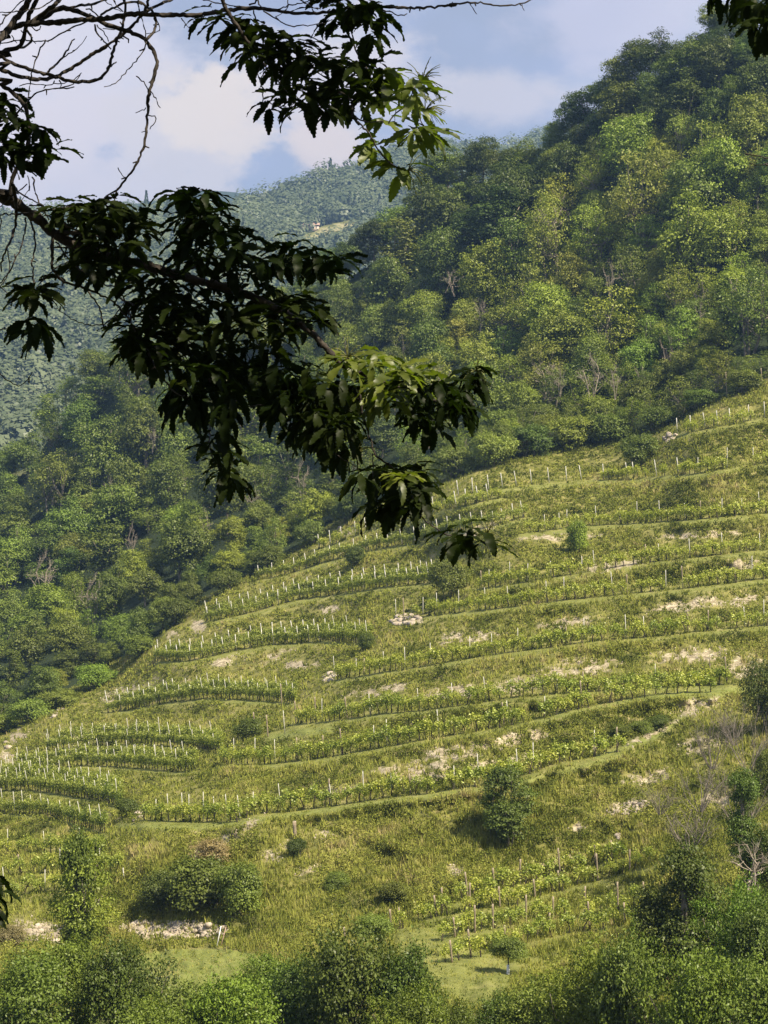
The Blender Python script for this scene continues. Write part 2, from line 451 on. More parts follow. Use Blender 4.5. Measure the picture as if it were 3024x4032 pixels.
Z8 = 0.2315
ROWS = {}   # name -> (polyline, kind, side label)
def row(name, pts): ROWS[name] = np.array(pts, float)
row('r1', [(678,434),(700,430),(735,424),(775,416)])
row('r2', [(455,497),(489,491),(532,485),(582,481),(640,478),(697,473),(775,463)])
row('r3', [(527,533),(556,530),(585,526),(638,523),(700,519),(775,513)])
row('r4', [(478,589),(527,582),(582,573),(645,563),(700,557),(775,549)])
row('r5', [(415,618),(432,615),(509,607),(569,600),(638,593),(690,588),(775,578)])
row('r6', [(336,680),(384,672),(419,667),(483,656),(546,648),(592,642),(652,637),(700,632),(775,625)])
row('r7', [(296,724),(340,720),(384,713),(421,711),(472,704),(520,697),(558,694),(610,691),(657,688),(727,684)])
row('r8', [(222,764),(270,764),(330,757),(384,747),(440,738),(509,726),(546,718),(580,709),(625,700),(665,694),(712,692)])
row('r9', [(143,820),(190,822),(240,822),(254,814),(300,811),(350,804),(384,798),(430,794),(481,786),(520,778),(555,764),(618,752)])
row('a',  [(257,580),(290,574),(324,562),(365,551),(393,546),(421,542),(442,534),(495,526),(527,517)])
row('a2', [(318,549),(342,541),(365,532),(400,521),(440,511),(500,498)])
row('b',  [(206,622),(255,612),(296,600),(336,594),(384,587),(437,582)])
row('c',  [(155,661),(190,661),(231,652),(266,645),(324,641),(370,643)])
row('d',  [(106,713),(127,710),(162,703),(208,698),(255,700),(296,703)])
row('e',  [(46,752),(61,749),(100,745),(146,744),(203,749),(222,753)])
row('f',  [(5,778),(18,774),(51,770),(76,766),(104,766),(141,768),(171,771),(195,771)])
row('g',  [(-12,792),(0,791),(31,790),(61,794),(98,800),(120,806)])
row('h',  [(-12,812),(0,813),(16,814),(43,815),(69,822),(105,833)])
row('q0', [(455,903),(509,888),(569,872),(625,858)])
row('q1', [(398,930),(440,916),(509,907),(569,888),(615,877),(655,864)])
row('q2', [(437,943),(480,932),(546,921),(600,914),(655,905)])
row('q3', [(442,966),(488,953),(546,938),(600,929),(655,920)])
row('i1', [(-10,858),(40,852),(105,854)])
row('i2', [(-10,878),(50,872),(118,872)])
row('i3', [(-10,900),(50,892),(104,890)])

def row_s(name, px, py):
    """picture distance above the row's line and a 0..1 weight that fades past its ends"""
    L_ = ROWS[name]
    yy = np.interp(px, L_[:, 0], L_[:, 1])
    wgt = np.clip((px - L_[0, 0]) / 14 + 1, 0, 1) * np.clip((L_[-1, 0] - px) / 14 + 1, 0, 1)
    return yy - py, wgt

def surf(px, py):
    px = np.asarray(px, float); py = np.asarray(py, float)
    D = HILL(px, np.clip(py, -40, 1400))
    for nme in ROWS:
        s, wg = row_s(nme, px, py)
        ww, a = {'r': (10.0, 0.30), 'q': (9.0, 0.12), 'i': (8, 0.08)}.get(nme[0], (9.0, 0.28))
        D = D + wg * a * s * np.exp(-(s / ww) ** 2)
        D = D - wg * 0.32 * (1 + 1.6 * vnoise(px / 12, px * 0 + 7, 15)) * np.exp(-((s + 7) / 3.0) ** 2) * (1 if nme[0] != 'q' else 0.3)     # lip of the bench
    flat = np.ones_like(D)
    for nme in ROWS:
        s, wg = row_s(nme, px, py); flat = np.minimum(flat, 1 - 0.85 * wg * np.exp(-((s + 1) / 5.0) ** 2))
    D = D + flat * (1.7 * vnoise(px / 26, py / 20, 3) + 0.9 * vnoise(px / 9, py / 7, 4) + 0.45 * vnoise(px / 4, py / 3.2, 5))
    return np.clip(D, 45, 520)

CREST = np.array([(-200,520),(-40,492),(28,472),(51,434),(93,392),(150,374),(250,346),(330,288),(400,246),(430,202),(445,188),(490,180),(532,178),(570,138),(640,82),(690,66),(720,38),(810,15),(1000,-40)], float)
def crest(px): return np.interp(px, CREST[:, 0], CREST[:, 1])
BORDER = np.array([(-200,760),(-40,745),(0,733),(60,700),(100,672),(150,650),(170,628),(200,602),(240,584),(280,562),(330,527),(400,500),(430,488),(480,468),(560,452),(640,436),(700,412),(768,380),(900,330)], float)
def border(px): return np.interp(px, BORDER[:, 0], BORDER[:, 1])

# bare earth: px, py, rx, ry, tilt (degrees, up to the right)
SOIL = [(231,837,48,6,33),(200,853,14,6,40),(271,857,13,7,0),(308,870,15,6,20),(324,835,13,5,0),(290,845,10,5,0),(162,931,62,10,-3),(32,928,30,12,0),(58,940,14,6,0),
 (465,637,45,8,8),(569,623,42,6,8),(685,605,52,7,8),(743,600,32,7,6),(581,667,50,11,6),(690,655,45,10,4),(747,668,26,16,0),(523,684,50,8,10),(453,693,50,8,10),
 (615,566,36,6,8),(745,563,30,6,5),(696,706,34,9,15),(650,734,38,6,25),(592,746,25,5,14),(453,753,62,9,8),(520,738,40,8,8),(405,770,60,7,6),(500,762,40,6,10),
 (627,807,28,9,10),(580,826,14,5,25),(585,791,14,4,20),(650,777,36,8,10),(700,745,30,9,15),(420,778,34,6,6),(345,790,30,6,0),(18,736,14,9,20),(10,757,16,8,0),(81,737,13,4,20),
 (197,628,12,8,45),(171,635,10,6,0),(227,662,26,6,18),(273,658,26,6,22),(329,609,16,5,10),(408,621,20,6,5),(669,439,8,4,0),(560,537,60,4,4),(700,535,60,4,4),(380,690,40,6,6),
 (300,665,30,5,5),(130,690,40,6,20),(480,530,30,5,20),(345,535,12,4,30),(455,870,9,6,0),(560,860,25,5,15),(720,800,30,8,0)]
def attr_fields(px, py):
    soil = np.zeros_like(px)
    for (x, y, rx, ry, tl) in SOIL:
        c, s = math.cos(math.radians(tl)), math.sin(math.radians(tl))
        dx, dy = px - x, py - y
        u = (dx * c - dy * s) / rx; v = (dx * s + dy * c) / ry
        soil = np.maximum(soil, (0.62 * np.exp(-(u * u + v * v * 0.7) ** 1.2)) * np.clip(1.0 + 1.3 * vnoise(px / 6 + x, py / 4 + y, 45), 0.2, 1.3))
    mow = np.zeros_like(px)
    for nme in ROWS:
        if nme[0] == 'i': continue
        s, wg = row_s(nme, px, py)
        hw = 3.0 if nme[0] in 'rq' else 2.2
        mow = np.maximum(mow, 0.6 * (1 + 0.9 * vnoise(px / 9, py / 4, 16)) * wg * np.exp(-((s + 2.5) / hw) ** 2))
    # paths along the lower benches and the mown patch at the bottom
    for Lp, hw in (([(600,757),(660,735),(690,712),(725,692),(768,688)], 3.5), ([(560,716),(640,699),(720,690),(768,688)], 3.0),
                   ([(120,826),(200,828),(255,820),(384,802),(520,784),(618,757)], 3.0), ([(270,738),(300,732),(330,730)], 5)):
        Lp = np.array(Lp, float); yy = np.interp(px, Lp[:, 0], Lp[:, 1]); ok = (px > Lp[0, 0] - 5) & (px < Lp[-1, 0] + 5)
        mow = np.maximum(mow, ok * np.exp(-((yy - py) / hw) ** 2))
    mow = np.maximum(mow, 0.95 * (((px - 200) / 85) ** 2 + ((py - 972) / 24) ** 2 < 1))
    mow = np.maximum(mow, 0.36 * inpoly(px, py, [(395,925),(520,885),(650,850),(665,930),(560,960),(500,1000),(470,1010),(400,960)]))
    mow = np.maximum(mow, 0.6 * inpoly(px, py, [(392,935),(440,925),(470,950),(520,965),(500,1000),(470,1010),(400,960)]))
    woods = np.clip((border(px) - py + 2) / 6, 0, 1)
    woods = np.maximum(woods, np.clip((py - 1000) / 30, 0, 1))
    return soil, mow, woods

gx = np.arange(-120, 892, 2.0)
gy = np.concatenate([np.arange(-24, 0, 4.0), np.arange(0, 1040, 2.0), np.arange(1040, 1401, 12.0)])
GX, GY = np.meshgrid(gx, gy)
YC = crest(GX)
GYc = np.maximum(GY, YC)
Dg = surf(GX, GYc)
V = at(GX, GYc, Dg)
over = np.clip(YC - GY, 0, 60)
V[..., 1] += over * 2.2
V[..., 2] -= over * 1.3
soil, mow, woods = attr_fields(GX, GYc)
nr, nc = GX.shape
idx = np.arange(nr * nc).reshape(nr, nc)
Q = np.stack([idx[:-1, :-1], idx[1:, :-1], idx[1:, 1:], idx[:-1, 1:]], -1).reshape(-1, 4)
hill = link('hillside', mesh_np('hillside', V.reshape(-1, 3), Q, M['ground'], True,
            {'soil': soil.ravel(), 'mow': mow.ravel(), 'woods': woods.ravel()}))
tag(hill, 'steep terraced hillside of grass and bare earth', 'hillside', kind='structure')

# the near slope under the camera, running down to the foot of the hill
nx, ny = 60, 60
X, Y = np.meshgrid(np.linspace(-60, 60, nx), np.linspace(-25, 64, ny))
Zs = -1.7 - 0.55 * np.clip(Y, -25, 50) - 0.1 * np.clip(Y - 50, 0, 99) + 0.5 * vnoise(X / 5, Y / 5, 9)
idx = np.arange(nx * ny).reshape(ny, nx)
Q = np.stack([idx[:-1, :-1], idx[:-1, 1:], idx[1:, 1:], idx[1:, :-1]], -1).reshape(-1, 4)
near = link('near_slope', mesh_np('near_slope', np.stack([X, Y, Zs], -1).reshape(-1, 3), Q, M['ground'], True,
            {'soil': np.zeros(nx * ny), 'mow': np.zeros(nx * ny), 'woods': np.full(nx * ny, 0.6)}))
tag(near, 'wooded slope the viewer stands on', 'slope', kind='structure')

# ------------------------------------------------------------------ far mountains
MTN = TPS([(-80,205,1500),(100,203,1500),(180,198,1500),(230,196,1480),(300,178,1560),(345,162,1600),(430,138,1680),(560,120,1800),(700,110,1900),
           (-80,300,1050),(0,300,1080),(0,440,760),(100,380,850),(-80,440,740),(230,270,1180),(300,240,1300),(340,232,1280),(400,210,1400),(560,200,1500),(200,330,950),(700,300,1400),
           (0,520,620),(300,420,800),(700,500,1000)], 5)
def mcrest(px): return 7.0 + np.interp(px, [-200,-80,0,60,100,130,165,200,222,235,262,300,345,390,430,500,530,560,620,800], [216,214,213,210,209,208,204,206,206,202,194,180,165,150,142,146,138,126,122,110])
def msurf(px, py):
    D = MTN(px, py)
    return D + 46 * vnoise(px / 34, py / 26, 21) + 22 * vnoise(px / 13, py / 10, 22) + 90 * vnoise(px / 90 + 3, py / 70, 24)
gx = np.arange(-100, 760, 5.0); gy = np.arange(60, 520, 4.0)
GX, GY = np.meshgrid(gx, gy)
YC = mcrest(GX); GYc = np.maximum(GY, YC)
V = at(GX, GYc, msurf(GX, GYc)); ov = np.clip(YC - GY, 0, 30)
V[..., 1] += ov * 12; V[..., 2] -= ov * 7
nr, nc = GX.shape; idx = np.arange(nr * nc).reshape(nr, nc)
Q = np.stack([idx[:-1, :-1], idx[1:, :-1], idx[1:, 1:], idx[:-1, 1:]], -1).reshape(-1, 4)
CLEAR = [(276,248),(300,238),(322,226),(345,221),(368,224),(352,240),(320,246),(285,262)]
clr = inpoly(GX, GYc, CLEAR).astype(float)
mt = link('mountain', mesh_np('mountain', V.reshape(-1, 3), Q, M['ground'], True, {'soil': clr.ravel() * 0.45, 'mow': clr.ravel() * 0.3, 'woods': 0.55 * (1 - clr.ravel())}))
tag(mt, 'blue hazy forested mountain across the valley', 'mountain', kind='structure')
# a second ridge far behind it
gx = np.arange(-100, 500, 8.0); t = np.linspace(0, 1, 14)
GX, T = np.meshgrid(gx, t)
ry = np.interp(GX, [-100,120,165,185,205,225,260,500], [218,206,200,194,190,191,197,215]) + 1.6 * vnoise(GX / 9, GX * 0, 31)
V = at(GX, ry + T * 60, 2900 - 900 * T)
nr, nc = GX.shape; idx = np.arange(nr * nc).reshape(nr, nc)
Q = np.stack([idx[:-1, :-1], idx[1:, :-1], idx[1:, 1:], idx[:-1, 1:]], -1).reshape(-1, 4)
tag(link('far_ridge', mesh_np('far_ridge', V.reshape(-1, 3), Q, M['ground'], True, {'soil': np.zeros(nr*nc), 'mow': np.zeros(nr*nc), 'woods': np.ones(nr*nc)})),
    'farthest blue ridge behind the mountain', 'ridge', kind='structure')

# ------------------------------------------------------------------ leaf clouds
def leaf_quads(C, size, nrm, rng, aspect=0.6, fold=0.25):
    """two-triangle-wide folded leaves at points C, normals nrm; returns V, Q"""
    n = len(C)
    r = rng.normal(size=(n, 3))
    a = np.cross(nrm, r); a /= np.linalg.norm(a, axis=1)[:, None] + 1e-9
    b = np.cross(nrm, a); b /= np.linalg.norm(b, axis=1)[:, None] + 1e-9
    s = size[:, None] if np.ndim(size) else size
    V = np.empty((n, 4, 3))
    V[:, 0] = C - a * s * 0.5
    V[:, 1] = C + b * s * aspect * 0.5 + nrm * s * fold * 0.3
    V[:, 2] = C + a * s * 0.5 - nrm * s * fold
    V[:, 3] = C - b * s * aspect * 0.5 + nrm * s * fold * 0.3
    Q = np.arange(n * 4).reshape(n, 4)
    return V.reshape(-1, 3), Q

def crown_mesh(name, seed, nb=11, nc=15, per=38, leaf=0.26, R=(3.7, 3.7, 4.2), zc=4.4, big=(0.34, 0.52), small=(0.13, 0.22), mat='crown', shag=0.10, flat=0.8, rnd=0.34, under=0.25, shoots=40, slen=0.22):
    """crown of boughs, each bough a cluster of leafy sprays; sprays are lit on top and dark below"""
    rng = np.random.default_rng(seed)
    R = np.array(R); Rm = R.mean(); C = []; NN = []; S = []; TI = []; cents = []
    ph = rng.uniform(0, 6.28, 3)
    for b in range(nb):
        d = rng.normal(size=3); d /= np.linalg.norm(d)
        br = rng.uniform(*big) * Rm
        lump = 1 + 0.16 * math.sin(3 * math.atan2(d[1], d[0]) + ph[0]) + 0.12 * math.sin(4 * d[2] + ph[1])
        c = d * (R - br * 0.92) * lump * rng.uniform(0.75, 1.08)
        cents.append((c[0], c[1], c[2] + zc, br))
        bt_ = rng.normal() * 0.16
        k = int(nc * (br / (0.43 * Rm)) ** 2 * rng.uniform(0.8, 1.2))
        for q in range(k):
            e = rng.normal(size=3); e /= np.linalg.norm(e)
            if e[2] < -0.35 and rng.random() > under: e[2] = -e[2]
            cc = c + e * br * rng.uniform(0.72, 1.12) * np.array([1, 1, 0.92])
            sr = rng.uniform(*small) * Rm
            m = int(per * (sr / (0.17 * Rm)) ** 1.6 * rng.uniform(0.8, 1.2)) + 3
            u = rng.normal(size=(m, 3)); u /= np.linalg.norm(u, axis=1)[:, None]
            fl = (u[:, 2] < -0.2) & (rng.random(m) < 0.75); u[fl, 2] *= -1
            rad = sr * np.clip(1 + shag * 2.2 * rng.normal(size=m), 0.3, 1.7)
            p = cc + u * rad[:, None] * np.array([1.15, 1.15, flat])
            nrm = u * 0.65 + e * 0.35 + rng.normal(size=(m, 3)) * rnd + np.array([0, 0, 0.35]); nrm /= np.linalg.norm(nrm, axis=1)[:, None]
            C.append(p); NN.append(nrm); S.append(leaf * rng.uniform(0.6, 1.35, m)); TI.append(np.clip(rng.normal(0.5, 0.10, m) + bt_ + rng.normal() * 0.15, 0, 1))
    for k in range(shoots):          # leafy shoots that break the outline
        c0 = np.array(cents[rng.integers(len(cents))]); e = rng.normal(size=3) + [0, 0, 0.7]; e /= np.linalg.norm(e)
        st = c0[:3] - [0, 0, zc] + e * c0[3] * 0.95; ln = slen * Rm * rng.uniform(0.5, 1.5); m = rng.integers(7, 14)
        bend = rng.normal(size=3) * 0.25; tt = rng.random(m)[:, None]
        C.append(st + (e * tt + bend * tt ** 2) * ln + rng.normal(size=(m, 3)) * leaf * 0.3)
        nn = rng.normal(size=(m, 3)) + [0, 0, 1]; NN.append(nn / np.linalg.norm(nn, axis=1)[:, None]); S.append(leaf * rng.uniform(0.6, 1.1, m)); TI.append(np.full(m, rng.uniform(0.4, 0.9)))
    C = np.vstack(C); NN = np.vstack(NN); S = np.concatenate(S); TI = np.concatenate(TI)
    C[:, 2] += zc
    C[:, 2] = np.where(C[:, 2] < 0.1, 0.1 + 0.3 * rng.random(len(C)), C[:, 2])
    V, Q = leaf_quads(C, S, NN, rng)
    return mesh_np(name, V, Q, M[mat], False, {'tint': np.repeat(TI, 4)}), cents

def trunk_mesh(name, seed, cents, h=3.2, r=0.22, mat='far_bark', nlimb=12, stems=1):
    rng = np.random.default_rng(seed + 99); mb = MB()
    tops = []
    for s in range(stems):
        a = rng.uniform(0, 6.28); sp = 0.0 if stems == 1 else 0.9
        base = np.array([0.3 * sp * math.cos(a), 0.3 * sp * math.sin(a), -0.6])
        top = np.array([sp * math.cos(a) + rng.normal() * 0.25, sp * math.sin(a) + rng.normal() * 0.25, h])
        mid = (base + top) / 2 + rng.normal(size=3) * 0.15
        mb.tube(smooth_line([base, mid, top], 0.6), np.linspace(r * 1.25, r * 0.7, len(smooth_line([base, mid, top], 0.6))), 7)
        tops.append(top)
    for k in rng.permutation(np.arange(max(nlimb, len(cents))) % len(cents))[:nlimb]:
        c = np.array(cents[k][:3]); tp = tops[k % stems]
        st = tp * rng.uniform(0.75, 1.0) if stems == 1 else tp
        mid = st * 0.5 + c * 0.5 + np.array([0, 0, -0.35]) + rng.normal(size=3) * 0.2
        pl = smooth_line([st, mid, c], 0.7)
        mb.tube(pl, np.linspace(r * 0.5, 0.035, len(pl)), 5)
    return mb.mesh(name, M[mat], True)

TREES = {}
def variant(key, seed, **kw):
    tk = {k: kw.pop(k) for k in ('h', 'r', 'nlimb', 'stems', 'tmat') if k in kw}
    if 'tmat' in tk: tk['mat'] = tk.pop('tmat')
    cm, cents = crown_mesh('crown', seed, **kw)
    TREES.setdefault(key, []).append((trunk_mesh('trunk', seed, cents, **tk), cm))
for s in range(6):     # broadleaf
    variant('oak', 10 + s, nb=15, nc=24, per=32, leaf=0.27, R=(3.7 - 0.3 * (s % 2), 3.7, 3.9 + 0.35 * (s % 3)), zc=4.3, small=(0.10, 0.185), shag=0.14)
for s in range(5):     # loose acacia whose stems show
    variant('locust', 30 + s, nb=18, nc=18, per=24, leaf=0.24, R=(3.6, 3.6, 4.1), zc=4.5, big=(0.22, 0.40), small=(0.11, 0.20), shag=0.2, flat=0.6, rnd=0.5, under=0.6, h=3.6, r=0.13, stems=3, nlimb=22)
for s in range(3):     # upright
    variant('tall', 50 + s, nb=13, nc=13, per=32, leaf=0.28, R=(2.6, 2.6, 5.0), zc=5.2, big=(0.30, 0.45))
for s in range(5):     # bush down to the ground
    variant('bush', 70 + s, nb=13, nc=20, per=34, leaf=0.17, R=(2.2, 2.2, 1.8), zc=1.5, shoots=70, slen=0.3, big=(0.25, 0.6), small=(0.12, 0.24), shag=0.2, h=0.9, r=0.06, stems=4, nlimb=12)
for s in range(4):     # nearer leafy bush
    variant('fine', 80 + s, nb=19, nc=34, per=36, leaf=0.16, R=(2.9, 2.9, 2.6), zc=2.3, shoots=170, slen=0.34, big=(0.22, 0.58), small=(0.08, 0.16), shag=0.22, rnd=0.45, under=0.5, h=1.6, r=0.06, stems=4, nlimb=18)
for s in range(3):     # ivy-clad, ragged column
    variant('ivy', 90 + s, nb=17, nc=26, per=36, leaf=0.15, R=(1.35, 1.35, 3.7), zc=3.5, shoots=110, slen=0.3, big=(0.22, 0.55), small=(0.09, 0.2), shag=0.22, rnd=0.45, under=0.6, h=5.6, r=0.12, nlimb=14)
for s in range(2):     # bush of branch tiers
    variant('tier', 95 + s, nb=22, nc=22, per=36, leaf=0.17, R=(2.2, 2.2, 2.9), zc=2.9, shoots=90, slen=0.25, big=(0.25, 0.45), small=(0.12, 0.22), shag=0.16, flat=0.45, h=1.6, r=0.07, stems=3, nlimb=26)

def put_tree(kind, px, py, hgt, wid, col, name, label, cat='tree', group=None, D=None, sink=0.0, v=None, rz=None):
    """stand a copy of a tree with its foot on the hill at (px, py); hgt and wid in picture units"""
    d = float(surf(px, py)) if D is None else D
    p = at(px, py, d)
    tm, cm = random.choice(TREES[kind]) if v is None else TREES[kind][v % len(TREES[kind])]
    hm = hgt / F * d; wm = wid / F * d
    base_h = {'oak': 8.8, 'locust': 8.7, 'tall': 10.6, 'bush': 3.5, 'fine': 5.1, 'ivy': 7.1, 'tier': 5.9}[kind]
    base_w = {'oak': 8.0, 'locust': 7.8, 'tall': 6.0, 'bush': 4.7, 'fine': 6.4, 'ivy': 3.2, 'tier': 4.9}[kind]
    e = empty(name, (p[0], p[1], p[2] - sink))
    e.scale = (wm / base_w, wm / base_w, hm / base_h)
    e.rotation_euler = (0, 0, random.uniform(0, 6.28) if rz is None else rz)
    a = link('trunk', tm, e); b = link('crown', cm, e)
    b.color = (*col, 1)
    tag(e, label, cat, group)
    return e

# ------------------------------------------------------------------ the wood on the hill
DARK = [(330,240),(345,235),(400,198),(430,150),(490,130),(532,130),(570,90),(640,30),(700,-20),(830,-30),(830,60),(700,112),(650,128),(590,165),(560,195),(510,225),(470,270),(420,300),(370,275)]
YEL = [(560,195),(640,135),(700,115),(830,100),(830,400),(640,436),(520,430),(440,400),(430,330),(470,270)]
def jit(c, a=0.12):
    k = 1 + random.uniform(-a, a)
    return tuple(max(0.004, x * k * (1 + random.uniform(-a * 0.6, a * 0.6))) for x in c)
PAL = dict(oak=(0.076, 0.098, 0.024), oak2=(0.108, 0.130, 0.029), olive=(0.225, 0.240, 0.048), locust=(0.190, 0.220, 0.038), lime=(0.18, 0.24, 0.038),
           mid=(0.125, 0.158, 0.033), left=(0.158, 0.190, 0.040), brown=(0.24, 0.19, 0.095))
trees = []
def try_place(n, rfac, lo, hi, front=False):
    cnt = 0
    for _ in range(n):
        px = random.uniform(-30, 800)
        c0, b0 = float(crest(px)) + 3, float(border(px)) - 2
        py = b0 - random.uniform(0, 14) if front else random.uniform(c0, b0)
        sz = random.uniform(lo, hi)
        if front: sz *= 0.72
        ok = True
        for (x, y, s) in trees:
            if abs(x - px) < (s + sz) * 0.5 * rfac and abs(y - py) < (s + sz) * 0.5 * rfac * 0.62: ok = False; break
        if ok: trees.append((px, py, sz)); cnt += 1
    return cnt
# skyline trees first: their tops draw the outline against the sky
SKY = [(-22,448),(6,442),(28,430),(51,390),(72,372),(93,348),(122,338),(150,332),(180,322),(215,312),(250,300),(280,285),(305,262),(330,243),(350,236),(375,214),(395,204),(425,180),
       (437,150),(448,140),(466,150),(482,128),(500,142),(515,144),(532,138),(556,118),(572,92),(590,78),(606,76),(622,52),(640,34),(662,30),(684,42),(704,30),(716,-6),(742,-10),(770,-20),(800,-20)]
for (px, ty) in SKY:
    trees.append((px, float(crest(px)) + random.uniform(2, 8), -ty))
nsky = len(trees)
skyfix = [(x, y, 46.0) for (x, y, s) in trees]
keep = list(trees); trees[:] = skyfix
try_place(900, 0.56, 34, 56, front=True)
try_place(12000, 0.52, 34, 80)
sized = trees[:]
import sys as _s; _s.stderr.write('wood trees %d\n' % len(sized))
zone_count = {}
recs = []
for i, (px, py, sz) in enumerate(sized):
    d = float(surf(px, py))
    if i < nsky:
        top = -keep[i][2]; hgt = py - top; wid = random.uniform(40, 52)
    else:
        hgt = sz * random.uniform(1.0, 1.35) * (300 / d) ** 0.4; wid = sz * random.uniform(0.95, 1.15) * (300 / d) ** 0.4
    ty = py - hgt * 0.6
    if inpoly(px, ty, DARK):
        z, pal, kd = 'dark', random.choice(['oak', 'oak', 'oak2', 'mid']), random.choice(['oak', 'oak', 'tall'])
    elif inpoly(px, ty, YEL):
        z, pal, kd = 'olive', random.choice(['olive', 'locust', 'locust', 'lime', 'left', 'olive']), random.choice(['locust', 'locust', 'oak'])
        if py > border(px) - 45: pal = random.choice(['mid', 'left', 'locust'])
    elif px < 330:
        z, pal, kd = 'left', random.choice(['mid', 'left', 'left', 'locust', 'oak2']), random.choice(['oak', 'oak', 'locust', 'tall'])
        if d > 350: pal = random.choice(['mid', 'oak2', 'left'])
    else:
        z, pal, kd = 'middle', random.choice(['mid', 'left', 'oak2', 'locust']), random.choice(['oak', 'locust'])
    recs.append((px, py, hgt, wid, pal, kd, z, i < nsky))
ZN = {'dark': ('dark woods of the upper right slope', 'dark green oak', 'dark trees on the upper right slope'),
      'olive': ('pale woods right of the big branch', 'yellowish green loose crowned tree', 'pale green trees right of the big branch'),
      'left': ('woods left above the vineyard', 'mid green leafy tree', 'green trees of the wood on the left'),
      'middle': ('woods straight behind the hanging branch', 'green leafy tree', 'trees of the wood behind the hanging branch')}
def lab(z, sky, n, tot, py, pal):
    return None
bands = {}
for r in recs:
    px, py, hgt, wid, pal, kd, z, sk = r
    if sk: key = ('sky', 'sky')
    else:
        u = (py - float(crest(px))) / max(30, float(border(px)) - float(crest(px)))
        key = (z, min(5, int(u * 6)))
    bands.setdefault(key, []).append(r)
BN = ['under the skyline', 'high', 'upper middle', 'lower middle', 'low', 'by the vineyard edge']
ADJ = {'oak': 'dark green', 'oak2': 'deep green', 'olive': 'olive green', 'locust': 'yellowish green', 'lime': 'bright lime green', 'mid': 'mid green', 'left': 'soft green', 'brown': 'brownish'}
for key, lst in bands.items():
    lst.sort(key=lambda r: r[0])
    for k, (px, py, hgt, wid, pal, kd, z, sk) in enumerate(lst):
        if key[0] == 'sky':
            label = f"{ADJ[pal]} tree on the skyline, {ordinal(k + 1)} skyline tree from the left"
            grp = 'trees along the skyline of the hill'
        else:
            where = {'dark': 'in the dark upper right wood', 'olive': 'in the pale right wood', 'left': 'in the left wood', 'middle': 'in the middle wood'}[z]
            label = f"{ADJ[pal]} tree {BN[key[1]]} {where}, {ordinal(k + 1)} from left"
            grp = ZN[z][2]
        nm = {'oak': 'broadleaf_tree', 'locust': 'acacia_tree', 'tall': 'upright_tree'}[kd]
        put_tree(kd, px, py, hgt, wid, jit(PAL[pal]), nm, label, 'tree', grp, sink=0.4)

# dead and leafless trees in the wood
def bare_tree_mesh(name, seed, h=7.0, r=0.10, stems=3, spread=1.6, lv=3, mat='dead'):
    rng = np.random.default_rng(seed); mb = MB()
    def grow(p, d, ln, rad, l):
        d = d / np.linalg.norm(d)
        m = p + d * ln * 0.5 + rng.normal(size=3) * ln * 0.06; e = p + d * ln + rng.normal(size=3) * ln * 0.08
        pl = smooth_line([p, m, e], 0.5); mb.tube(pl, np.linspace(rad, rad * 0.45, len(pl)), 4, cap=False)
        if l > 0:
            for k in range(rng.integers(3, 6)):
                f = rng.uniform(0.35, 1.0); q = p + (e - p) * f
                nd = d + rng.normal(size=3) * 0.55 + np.array([0, 0, 0.25])
                grow(q, nd, ln * rng.uniform(0.35, 0.6), rad * 0.45, l - 1)
    for s in range(stems):
        a = rng.uniform(0, 6.28)
        grow(np.array([0.15 * math.cos(a), 0.15 * math.sin(a), -0.3]), np.array([math.cos(a) * spread / h, math.sin(a) * spread / h, 1.0]), h * rng.uniform(0.45, 0.6), r, lv)
    return mb.mesh(name, M[mat], True)
DEAD = [bare_tree_mesh('branches', 300 + s) for s in range(3)]
M['twig'] = rough_mat('grey_brown_twigs', (0.11, 0.095, 0.075), (0.24, 0.20, 0.155), 2, 0.9, 0)
SHRUB = [bare_tree_mesh('branches', 310 + s, h=5, r=0.032, stems=12, spread=2.4, lv=2, mat='twig') for s in range(3)]
def put_bare(px, py, hgt, label, D=None, mesh=None, name='dead_tree', wid=1.0, base=7.0):
    d = float(surf(px, py)) if D is None else D
    p = at(px, py, d)
    o = link(name, mesh or random.choice(DEAD)); o.location = p
    s = hgt / F * d / base; o.scale = (s * wid, s * wid, s); o.rotation_euler = (0, 0, random.uniform(0, 6))
    tag(o, label, 'dead tree' if name == 'dead_tree' else 'shrub')
    return o
put_bare(556, 248, 62, 'greyish brown dead tree standing in the pale wood below the dark trees', wid=1.1, D=float(surf(556, 248)) - 9)
put_bare(455, 295, 38, 'bleached dead snag beside the dark hollow in the wood', D=float(surf(455, 295)) - 8)
put_bare(152, 452, 38, 'slim grey dead tree poking from the left wood', wid=0.5, D=float(surf(152, 452)) - 12)
put_bare(44, 600, 58, 'bleached leafless tree at the far left of the left wood', D=float(surf(44, 600)) - 12)
put_bare(94, 620, 55, 'pale leafless tree leaning in the lower left wood', D=float(surf(94, 620)) - 12)
put_bare(132, 560, 45, 'white barked dead tree amid yellow green crowns on the left', wid=0.6, D=float(surf(132, 560)) - 12)
put_bare(302, 500, 50, 'thin pale dead tree in the wood under the hanging branch', wid=0.6, D=float(surf(302, 500)) - 10)
put_bare(592, 402, 60, 'multi-stemmed pale leafless tree at the foot of the pale wood', wid=1.2, D=float(surf(592, 402)) - 7)
put_bare(545, 392, 45, 'small pale leafless tree left of the multi-stemmed one', wid=1.2, D=float(surf(545, 392)) - 7)

STEMS = sorted([(18, 560), (60, 540), (110, 520), (175, 565), (205, 545), (250, 520), (398, 420), (440, 405), (520, 408), (560, 400), (615, 398), (640, 395), (668, 375), (480, 330), (610, 300), (700, 330), (735, 300)])
for k, (px, py) in enumerate(STEMS):
    put_bare(px, py, random.uniform(34, 54), f"slender pale bare stems showing between crowns, {ordinal(k + 1)} of the small ones from the left", D=float(surf(px, py)) - random.uniform(6, 11), wid=random.uniform(0.35, 0.7))
